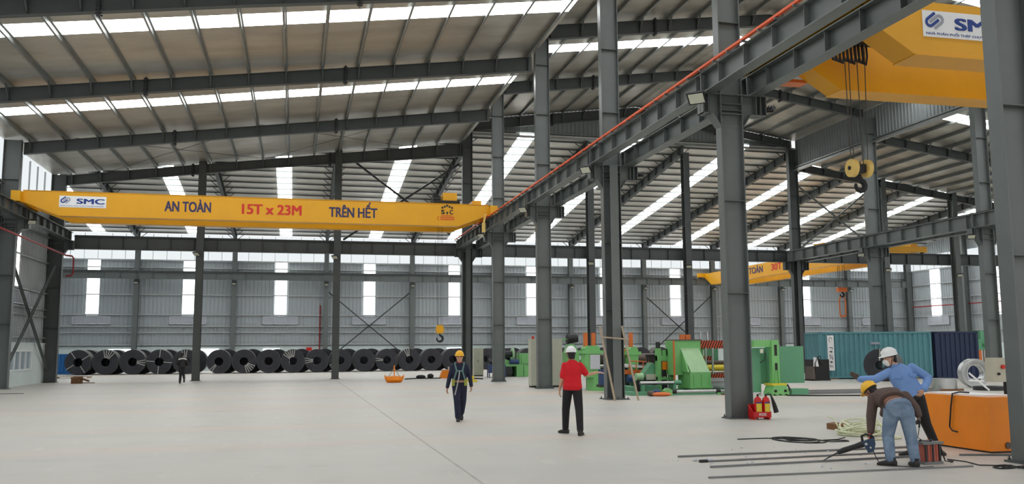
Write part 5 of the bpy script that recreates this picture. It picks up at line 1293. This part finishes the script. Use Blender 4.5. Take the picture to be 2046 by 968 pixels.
def face(parent, J, eyes=True, brow=True):
    H, f, u = J['H'], J['hf'].normalized(), J['hu']; u = (u - f * u.dot(f)).normalized(); r = f.cross(u)
    for s in (-1, 1):
        c = H + f * 0.086 + u * 0.012 + r * s * 0.031
        MB().loft([ering(c - f * 0.01 , r, u, 0.010, 0.005, 10, 2), ering(c, r, u, 0.015, 0.0065, 10, 2), ering(c + f * 0.004, r, u, 0.010, 0.0045, 10, 2)]).build('eye', M['hair'], parent)
        b = H + f * 0.088 + u * 0.034 + r * s * 0.031
        MB().bar(b - r * 0.018, b + r * 0.018, 0.01, 0.006, tuple(f)).build('eyebrow', M['hair'], parent)
    c = H + f * 0.088 - u * 0.058
    MB().loft([ering(c - f * 0.004, r, u, 0.024, 0.006, 10, 2), ering(c + f * 0.004, r, u, 0.02, 0.005, 10, 2)]).build('mouth', M['lips'], parent)
M['lips'] = mat('lip_skin', (140, 78, 68), 0.5, 0, 0.05)
def hair(parent, J, drop=0.05):
    H, f, u = J['H'], J['hf'].normalized(), J['hu']; u = (u - f * u.dot(f)).normalized(); r = f.cross(u)
    rings = []
    for t, rx, c, ry in ((-drop - 0.03, 0.045, -0.058, 0.03), (-drop, 0.066, -0.045, 0.052), (0.0, 0.080, -0.028, 0.074), (0.05, 0.082, -0.014, 0.092), (0.09, 0.070, -0.01, 0.088), (0.118, 0.045, -0.008, 0.06), (0.13, 0.015, -0.008, 0.02)):
        rings.append(ering(H + u * t + f * c, r, f, rx, ry, 20, 2.1))
    return MB().loft(rings).build('hair', M['hair'], parent, smooth=True)
def helmet(parent, J, m, lab=None):
    H, f, u = J['H'], J['hf'].normalized(), J['hu']; u = (u - f * u.dot(f)).normalized(); r = f.cross(u)
    B = H - f * 0.004
    mb = MB(); rings = []
    for t, rx, c, ry in ((0.036, 0.120, 0.022, 0.152), (0.044, 0.122, 0.022, 0.154), (0.050, 0.108, 0.0, 0.128), (0.085, 0.104, -0.002, 0.124), (0.12, 0.090, -0.004, 0.108), (0.148, 0.064, -0.004, 0.078), (0.166, 0.034, -0.004, 0.044), (0.172, 0.008, -0.004, 0.012)):
        rings.append(ering(B + u * t + f * c, r, f, rx, ry, 28, 2.1))
    mb.loft(rings)
    for s in (-0.035, 0.0, 0.035):
        pts = []
        for a in range(20, 161, 14):
            q = math.radians(a); pts.append(B + r * s + f * (0.124 * math.cos(q)) + u * (0.055 + 0.118 * math.sin(q) * (1 if s == 0 else 0.96)))
        mb.tube(pts, 0.007, 6)
    h = mb.build('hard_hat', M[m], parent, smooth=True)
    sp = []
    for s in (-1, 1): sp.append([B + r * s * 0.10 + u * 0.04, B + r * s * 0.085 - u * 0.03 + f * 0.01, H - u * 0.12 + f * 0.03 + r * s * 0.03, H - u * 0.13 + f * 0.04])
    MB().tube(sp[0] + sp[1][::-1], 0.005, 6).build('chin_strap', M['black'], h, smooth=True)
    band = MB().loft([ering(B + u * 0.02 - f * 0.01, r, f, 0.086, 0.106, 20, 2), ering(B + u * 0.042 - f * 0.01, r, f, 0.09, 0.11, 20, 2)], cap=False)
    band.build('head_band', M['black'], h)
    return h
def shoe(parent, ank, d, m='shoe', pitch=0.0, s=1.0):
    d = V(d); d.z = 0; d.normalize(); side = V((-d.y, d.x, 0))
    R = Matrix.Rotation(pitch, 3, side)
    mb = MB(); rings = []
    for t, wv, h, base in ((-0.085, 0.022, 0.03, 0.012), (-0.075, 0.036, 0.045, 0), (-0.02, 0.042, 0.055, 0), (0.05, 0.046, 0.045, 0), (0.12, 0.050, 0.034, 0), (0.17, 0.042, 0.026, 0), (0.195, 0.02, 0.014, 0.006)):
        c = d * t * s + V((0, 0, base + h))
        rings.append([p for p in ering(c, side, V((0, 0, 1)), wv * s, h, 14, 3)])
    a = V(ank); piv = V((0, 0, 0.09))
    mb.loft(rings).tube([d * -0.02 + V((0, 0, 0.06)), d * -0.03 + V((0, 0, 0.13))], [0.045, 0.046], 12)
    mb.v = [a - piv + piv + R @ (p - piv) if False else a + R @ (p - piv) for p in mb.v]
    return mb.build('shoe', M[m], parent, smooth=True)

def person(label, loc, rz, J, skin, group=None, voxel=0.008):
    t = thing('person', label, 'person', loc, rz, group)
    for k in J: J[k] = V(J[k])
    return t
def body(t, J, skin, hands, voxel=0.008):
    mb = MB(); head(mb, J); mb.loft(torso_rings(J, -0.012))
    for s in 'LR':
        limb(mb, (J['sh' + s], J['el' + s], J['wr' + s]), (0.052, 0.041, 0.027))
        hd = hands[s]; hand(mb, J['wr' + s], hd[0], hd[1], hd[2], hd[3])
        limb(mb, (J['hip' + s], J['kn' + s], J['an' + s]), (0.085, 0.055, 0.042))
    return remesh(mb, 'body', M[skin], t, voxel, 2)
def sleeves(mb, J, r0, r1, r2, frac=1.0, which='LR'):
    for s in which:
        a, b, c = J['sh' + s], J['el' + s], J['wr' + s]
        if frac >= 1: limb(mb, (a, b, b.lerp(c, 0.93)), (r0, r1, r2))
        else: limb(mb, (a, a.lerp(b, frac)), (r0, r1))
    return mb
def trousers(t, J, m, r=(0.105, 0.078, 0.066), hem=0.94, waist=0.3, grow=0.012):
    mb = MB(); mb.loft(torso_rings(J, grow, -0.3, waist))
    for s in 'LR':
        h, k, a = J['hip' + s], J['kn' + s], J['an' + s]
        limb(mb, (h, k, k.lerp(a, hem)), r, 14)
    return remesh(mb, 'trousers', M[m], t, 0.011, 3)
D = lambda *a: V(a)

# ---------- man in navy overalls walking to the camera
def facing(x, y): return -math.atan2(x, y)
J = dict(P=(0, 0.02, 0.93), C=(0, 0.0, 1.28), N=(0, -0.01, 1.42), H=(0.0, -0.04, 1.545), hf=(0.04, -1, -0.02), hu=(0, 0, 1),
         shL=(-0.155, 0.0, 1.335), elL=(-0.245, 0.03, 1.06), wrL=(-0.30, -0.04, 0.81), shR=(0.155, 0.0, 1.335), elR=(0.255, 0.05, 1.07), wrR=(0.29, 0.02, 0.84),
         hipL=(-0.085, 0.0, 0.90), knL=(-0.055, -0.13, 0.49), anL=(-0.035, -0.10, 0.09), hipR=(0.085, 0.02, 0.90), knR=(0.085, 0.05, 0.49), anR=(0.045, 0.36, 0.17))
t = person('man in navy overalls and yellow hard hat walking towards the camera', (3.93, 22.0, 0), facing(3.93, 22.0), J, 'skin')
body(t, J, 'skin', {'L': ((-0.1, -0.1, -1), (0.9, -0.3, 0), (0.2, -1, 0), 0.6), 'R': ((0.0, -0.1, -1), (-0.9, -0.3, 0), (-0.2, -1, 0), 0.6)})
mb = MB().loft(torso_rings(J, 0.016, -0.1, 1.36)); sleeves(mb, J, 0.066, 0.057, 0.045)
remesh(mb, 'work_shirt', M['navy_cloth'], t, 0.011, 3)
trousers(t, J, 'navy_cloth', (0.108, 0.085, 0.074))
shoe(t, J['anL'], (0.0, -1, 0)); shoe(t, J['anR'], (0.05, -1, 0), pitch=0.55)
face(t, J); hair(t, J); helmet(t, J, 'helmet_yellow')
cl = MB().loft([ering(J['N'] + D(0, -0.005, -0.03), D(1, 0, 0), D(0, 1, 0), 0.085, 0.08), ering(J['N'] + D(0, -0.01, 0.025), D(1, 0, 0), D(0, 1, 0), 0.072, 0.07)], cap=False)
cl.build('collar', M['red_pipe'], t, smooth=True)
hs = MB()
for s in (-1, 1):
    hs.tube([(s * 0.11, 0.0, 1.425), (s * 0.105, -0.115, 1.36), (s * 0.07, -0.155, 1.22), (s * 0.11, -0.15, 1.08), (s * 0.15, -0.13, 0.97)], 0.024, 6)
hs.tube([(-0.07, -0.158, 1.22), (0.07, -0.158, 1.22)], 0.02, 6)
for v in hs.v: pass
remesh(hs, 'harness_strap', M['harness'], t, 0.009, 1)
MB().loft([ering(D(0, 0.01, 0.94), D(1, 0, 0), D(0, 1, 0), 0.192, 0.142), ering(D(0, 0.01, 0.99), D(1, 0, 0), D(0, 1, 0), 0.19, 0.14)], cap=False).build('waist_belt', M['tan_belt'], t, smooth=True)
for s in (-1, 1): MB().box(s * 0.15 - 0.035, s * 0.15 + 0.035, -0.165, -0.11, 0.86, 1.02).build('hip_pad', M['buckle'], t)
MB().tube([(0.0, -0.165, 1.22), (-0.01, -0.175, 1.1), (-0.05, -0.18, 0.9), (-0.11, -0.17, 0.64)], 0.015, 8).build('lanyard', M['harness_grey'], t, smooth=True)

# ---------- man in the red shirt seen from behind
J = dict(P=(0, -0.02, 0.97), C=(0.01, 0.0, 1.33), N=(0.0, 0.0, 1.49), H=(-0.02, 0.02, 1.625), hf=(-0.3, 0.95, -0.05), hu=(0, 0, 1),
         shL=(-0.15, 0.0, 1.40), elL=(-0.205, 0.0, 1.12), wrL=(-0.265, 0.06, 0.90), shR=(0.165, 0.0, 1.40), elR=(0.295, 0.03, 1.20), wrR=(0.50, 0.12, 1.245),
         hipL=(-0.09, 0.0, 0.94), knL=(-0.14, 0.16, 0.50), anL=(-0.155, 0.30, 0.09), hipR=(0.09, -0.02, 0.94), knR=(0.13, -0.08, 0.50), anR=(0.145, -0.22, 0.09))
t = person('man in red polo shirt and white hard hat walking away from the camera', (5.53, 17.85, 0), facing(5.53, 17.85), J, 'skin')
body(t, J, 'skin', {'L': ((-0.02, 0.05, -1), (0.9, 0.2, 0), (0.2, 1, 0), 0.5), 'R': ((1, 0.2, 0.02), (0, 0.2, -1), (0, 1, 0.3), 0.3)})
mb = MB().loft(torso_rings(J, 0.024, -0.25, 1.36, flare=0.008)); sleeves(mb, J, 0.068, 0.070, 0.07, 0.78)
remesh(mb, 'polo_shirt', M['red_cloth'], t, 0.011, 3)
MB().loft([ering(J['N'] + D(0, 0.0, -0.045), D(1, 0, 0), D(0, 1, 0), 0.088, 0.084), ering(J['N'] + D(0, 0.005, 0.02), D(1, 0, 0), D(0, 1, 0), 0.07, 0.07)], cap=False).build('collar', M['red_cloth'], t, smooth=True)
trousers(t, J, 'black_cloth', (0.108, 0.082, 0.068), waist=0.25, grow=0.008)
shoe(t, J['anL'], (-0.75, 0.65, 0)); shoe(t, J['anR'], (0.25, 0.97, 0))
face(t, J); hair(t, J, 0.075); helmet(t, J, 'helmet_white')

# ---------- distant man in black
J = dict(P=(0, 0, 0.93), C=(0.0, 0.05, 1.28), N=(0.0, 0.06, 1.42), H=(-0.02, 0.09, 1.54), hf=(0, 1, -0.15), hu=(0, 0.1, 1),
         shL=(-0.2, 0.05, 1.34), elL=(-0.27, 0.02, 1.08), wrL=(-0.20, 0.22, 0.98), shR=(0.2, 0.05, 1.34), elR=(0.28, 0.03, 1.08), wrR=(0.25, 0.2, 0.95),
         hipL=(-0.085, 0.0, 0.90), knL=(-0.07, 0.02, 0.49), anL=(-0.09, -0.02, 0.09), hipR=(0.085, 0.0, 0.90), knR=(0.08, 0.02, 0.50), anR=(0.12, -0.34, 0.26))
t = person('distant man in black with a white band on his back, walking away', (-6.0, 52.65, 0), facing(-6.0, 52.65), J, 'skin')
body(t, J, 'skin_dark', {'L': ((0.2, 0.9, -0.2), (0.5, 0, -1), (0, 0, 1), 0.5), 'R': ((-0.1, 0.9, -0.2), (-0.5, 0, -1), (0, 0, 1), 0.5)}, 0.011)
mb = MB().loft(torso_rings(J, 0.022, -0.25, 1.36)); sleeves(mb, J, 0.085, 0.08, 0.06, 1.0)
remesh(mb, 'black_shirt', M['black'], t, 0.014, 3)
MB().tube([(-0.2, -0.09, 1.30), (-0.1, -0.125, 1.345), (0.0, -0.13, 1.35), (0.1, -0.125, 1.345), (0.2, -0.09, 1.30)], 0.035, 8).build('white_band', M['white'], t, smooth=True)
trousers(t, J, 'black', (0.105, 0.078, 0.066), waist=0.3)
shoe(t, J['anL'], (0, 1, 0)); shoe(t, J['anR'], (0, 1, 0), pitch=0.9)
hair(t, J, 0.07)

# ---------- bent worker in the brown jacket, seen from behind
J = dict(P=(0.0, -0.02, 0.86), C=(-0.14, 0.34, 0.98), N=(-0.26, 0.45, 1.0), H=(-0.375, 0.50, 1.05), hf=(-0.62, 0.45, -0.64), hu=(-0.55, 0.35, 0.75),
         shL=(-0.345, 0.32, 0.965), elL=(-0.385, 0.22, 0.70), wrL=(-0.40, 0.14, 0.47), shR=(0.10, 0.30, 1.0), elR=(0.225, 0.18, 0.83), wrR=(0.265, 0.12, 0.735),
         hipL=(-0.095, 0.0, 0.80), knL=(-0.165, 0.10, 0.43), anL=(-0.145, 0.02, 0.09), hipR=(0.095, 0.0, 0.80), knR=(0.145, 0.08, 0.43), anR=(0.185, 0.04, 0.09))
BWX, BWY = 8.62, 11.72
t = person('worker in brown jacket and blue jeans bending over with a power tool', (BWX, BWY, 0), facing(BWX, BWY), J, 'skin_dark')
body(t, J, 'skin_dark', {'L': ((-0.25, -0.1, -1), (0.8, -0.3, 0), (-0.2, 1, 0), 1.0), 'R': ((0.05, 0, -1), (-0.9, 0.2, 0), (-0.2, -1, 0), 0.9)}, 0.008)
mb = MB().loft(torso_rings(J, 0.036, 0.45, 1.36, 1.08)); sleeves(mb, J, 0.080, 0.074, 0.056)
limb(mb, (J['P'].lerp(J['C'], 0.55) + D(-0.06, 0, -0.06), J['P'].lerp(J['C'], 0.46) + D(-0.15, 0.0, -0.17)), (0.10, 0.055))
remesh(mb, 'jacket', M['brown_cloth'], t, 0.012, 4)
trousers(t, J, 'denim', (0.118, 0.088, 0.072), waist=0.02, grow=0.022)
ax = (J['C'] - J['P']).normalized(); rr = (D(1, 0, 0) - ax * ax.x).normalized(); ff = ax.cross(rr)
bc = J['P'] + ax * 0.015
MB().loft([ering(bc, rr, ff, 0.196, 0.146), ering(bc + ax * 0.035, rr, ff, 0.192, 0.142)], cap=False).build('belt', M['black'], t, smooth=True)
shoe(t, J['anL'], (-0.95, 0.25, 0)); shoe(t, J['anR'], (-0.35, 0.9, 0))
hair(t, J, 0.07); helmet(t, J, 'helmet_yellow'); face(t, J)
gl = hand(MB(), J['wrL'], (-0.25, -0.1, -1), (0.8, -0.3, 0), (-0.2, 1, 0), 1.0, 0.004); remesh(gl, 'glove', M['copper'], t, 0.006, 1)
gl = hand(MB(), J['wrR'], (0.05, 0, -1), (-0.9, 0.2, 0), (-0.2, -1, 0), 0.9, 0.004); remesh(gl, 'glove', M['roll_dark'], t, 0.006, 1)

# ---------- worker in the blue shirt and mask
J = dict(P=(-0.0, 0.0, 0.95), C=(-0.15, -0.03, 1.28), N=(-0.23, -0.06, 1.43), H=(-0.30, -0.10, 1.555), hf=(-0.88, -0.42, -0.22), hu=(-0.18, -0.06, 1),
         shL=(-0.30, -0.07, 1.34), elL=(-0.53, -0.14, 1.215), wrL=(-0.78, -0.10, 1.215), shR=(0.02, 0.05, 1.405), elR=(0.255, 0.10, 1.235), wrR=(0.175, -0.09, 1.055),
         hipL=(-0.085, 0.0, 0.92), knL=(-0.085, 0.02, 0.50), anL=(-0.06, 0.06, 0.09), hipR=(0.085, 0.04, 0.92), knR=(0.18, 0.18, 0.50), anR=(0.33, 0.42, 0.09))
UWX, UWY = 9.62, 12.72
t = person('worker in blue shirt, white hard hat and face mask reaching out one arm', (UWX, UWY, 0), facing(UWX, UWY), J, 'skin')
body(t, J, 'skin', {'L': ((-0.75, -0.05, 0.65), (-0.3, -0.9, -0.3), (0.6, -0.2, 0.7), 0.25), 'R': ((-0.55, -0.3, -0.75), (-0.6, 0.6, 0.2), (0.3, -0.9, 0.2), 0.5)}, 0.008)
mb = MB().loft(torso_rings(J, 0.026, -0.1, 1.36, 1.06)); sleeves(mb, J, 0.070, 0.068, 0.052)
remesh(mb, 'work_shirt', M['blue_cloth'], t, 0.012, 4)
nk = J['N']
MB().loft([ering(nk + D(0.02, 0.01, -0.04), D(1, 0, 0), D(0, 1, 0), 0.092, 0.086), ering(nk + D(-0.01, 0, 0.03), D(1, 0, 0), D(0, 1, 0), 0.074, 0.072)], cap=False).build('collar', M['blue_cloth'], t, smooth=True)
pk = MB()
fd = D(-0.34, -0.94, 0)
for q in (D(-0.195, -0.20, 1.255), D(0.03, -0.155, 1.29)):
    pk.bar(q - D(0.05, -0.018, 0), q + D(0.05, -0.018, 0), 0.02, 0.045, (0, 0, 1))
pk.build('chest_pocket_flap', M['blue_cloth'], t)
trousers(t, J, 'black', (0.108, 0.08, 0.066), waist=0.2, grow=0.012)
shoe(t, J['anL'], (-0.97, -0.2, 0)); shoe(t, J['anR'], (0.5, -0.85, 0))
hair(t, J, 0.06); face(t, J); helmet(t, J, 'helmet_white')
H, f, u = J['H'], J['hf'].normalized(), J['hu']; u = (u - f * u.dot(f)).normalized(); r = f.cross(u)
mk = MB().loft([ering(H + f * 0.085 - u * 0.006, r, f, 0.03, 0.016, 14, 2), ering(H + f * 0.088 - u * 0.03, r, f, 0.052, 0.038, 14, 2.2), ering(H + f * 0.082 - u * 0.06, r, f, 0.058, 0.046, 14, 2.2), ering(H + f * 0.066 - u * 0.095, r, f, 0.048, 0.044, 14, 2.2), ering(H + f * 0.05 - u * 0.122, r, f, 0.026, 0.026, 14, 2)])
mk = mk.build('face_mask', M['mask'], t, smooth=True)
for s in (-1, 1): MB().tube([H + f * 0.08 - u * 0.035 + r * s * 0.052, H + f * 0.03 - u * 0.02 + r * s * 0.078, H - f * 0.015 + u * 0.0 + r * s * 0.086], 0.003, 6).build('ear_loop', M['mask'], mk, smooth=True)
gl = hand(MB(), J['wrL'], (-0.75, -0.05, 0.65), (-0.3, -0.9, -0.3), (0.6, -0.2, 0.7), 0.25, 0.004); remesh(gl, 'glove', M['roll_dark'], t, 0.006, 1)

# ---------- the power tool held by the bent worker
rot = facing(BWX, BWY); RM = Matrix.Translation((BWX, BWY, 0)) @ Matrix.Rotation(rot, 4, 'Z')
t = thing('demolition_hammer', 'dark blue electric demolition hammer held over the floor by the bent worker', 'power tool', (BWX, BWY, 0), rot)
b = MB().prism([(-0.50, 0.27), (-0.53, 0.33), (-0.36, 0.40), (-0.34, 0.30), (-0.37, 0.19), (-0.45, 0.17), (-0.47, 0.22)], 'y', 0.06, 0.17)
b.build('motor_housing', M['tool_blue'], t)
MB().tube([(-0.50, 0.115, 0.30), (-0.62, 0.11, 0.255), (-0.80, 0.11, 0.19), (-0.88, 0.11, 0.155)], [0.05, 0.04, 0.042, 0.03], 14).build('barrel', M['black'], t, smooth=True)
MB().tube([(-0.87, 0.11, 0.158), (-1.0, 0.11, 0.085), (-1.09, 0.11, 0.03)], [0.012, 0.011, 0.006], 8).build('chisel', M['dark'], t)
MB().tube([(-0.52, 0.11, 0.33), (-0.53, 0.11, 0.41), (-0.47, 0.11, 0.44), (-0.38, 0.11, 0.41), (-0.36, 0.11, 0.37)], 0.02, 8).build('handle', M['black'], t, smooth=True)
MB().cyl((-0.47, 0.055, 0.30), (-0.47, 0.06, 0.30), 0.02, 12).cyl((-0.41, 0.055, 0.25), (-0.41, 0.06, 0.25), 0.014, 12).build('badge', M['strap'], t)
MB().tube([(-0.38, 0.11, 0.20), (-0.34, 0.1, 0.1), (-0.30, 0.06, 0.03), (-0.24, 0.0, 0.012), (-0.05, -0.06, 0.012), (0.25, -0.1, 0.012), (0.42, 0.05, 0.012)], 0.007, 6).build('power_cord', M['black'], t, smooth=True)

t = thing('electrode_holder', 'black electrode holder with a thin lead, hanging from the bent worker\'s gloved hand', 'welding holder', (BWX, BWY, 0), rot)
MB().cyl((0.275, 0.075, 0.66), (0.262, 0.06, 0.56), 0.014, 10).build('grip', M['black'], t)
MB().tube([(0.262, 0.06, 0.56), (0.25, 0.05, 0.48), (0.235, 0.06, 0.42), (0.30, 0.12, 0.37), (0.42, 0.16, 0.36)], 0.006, 6).build('lead', M['dark'], t, smooth=True)
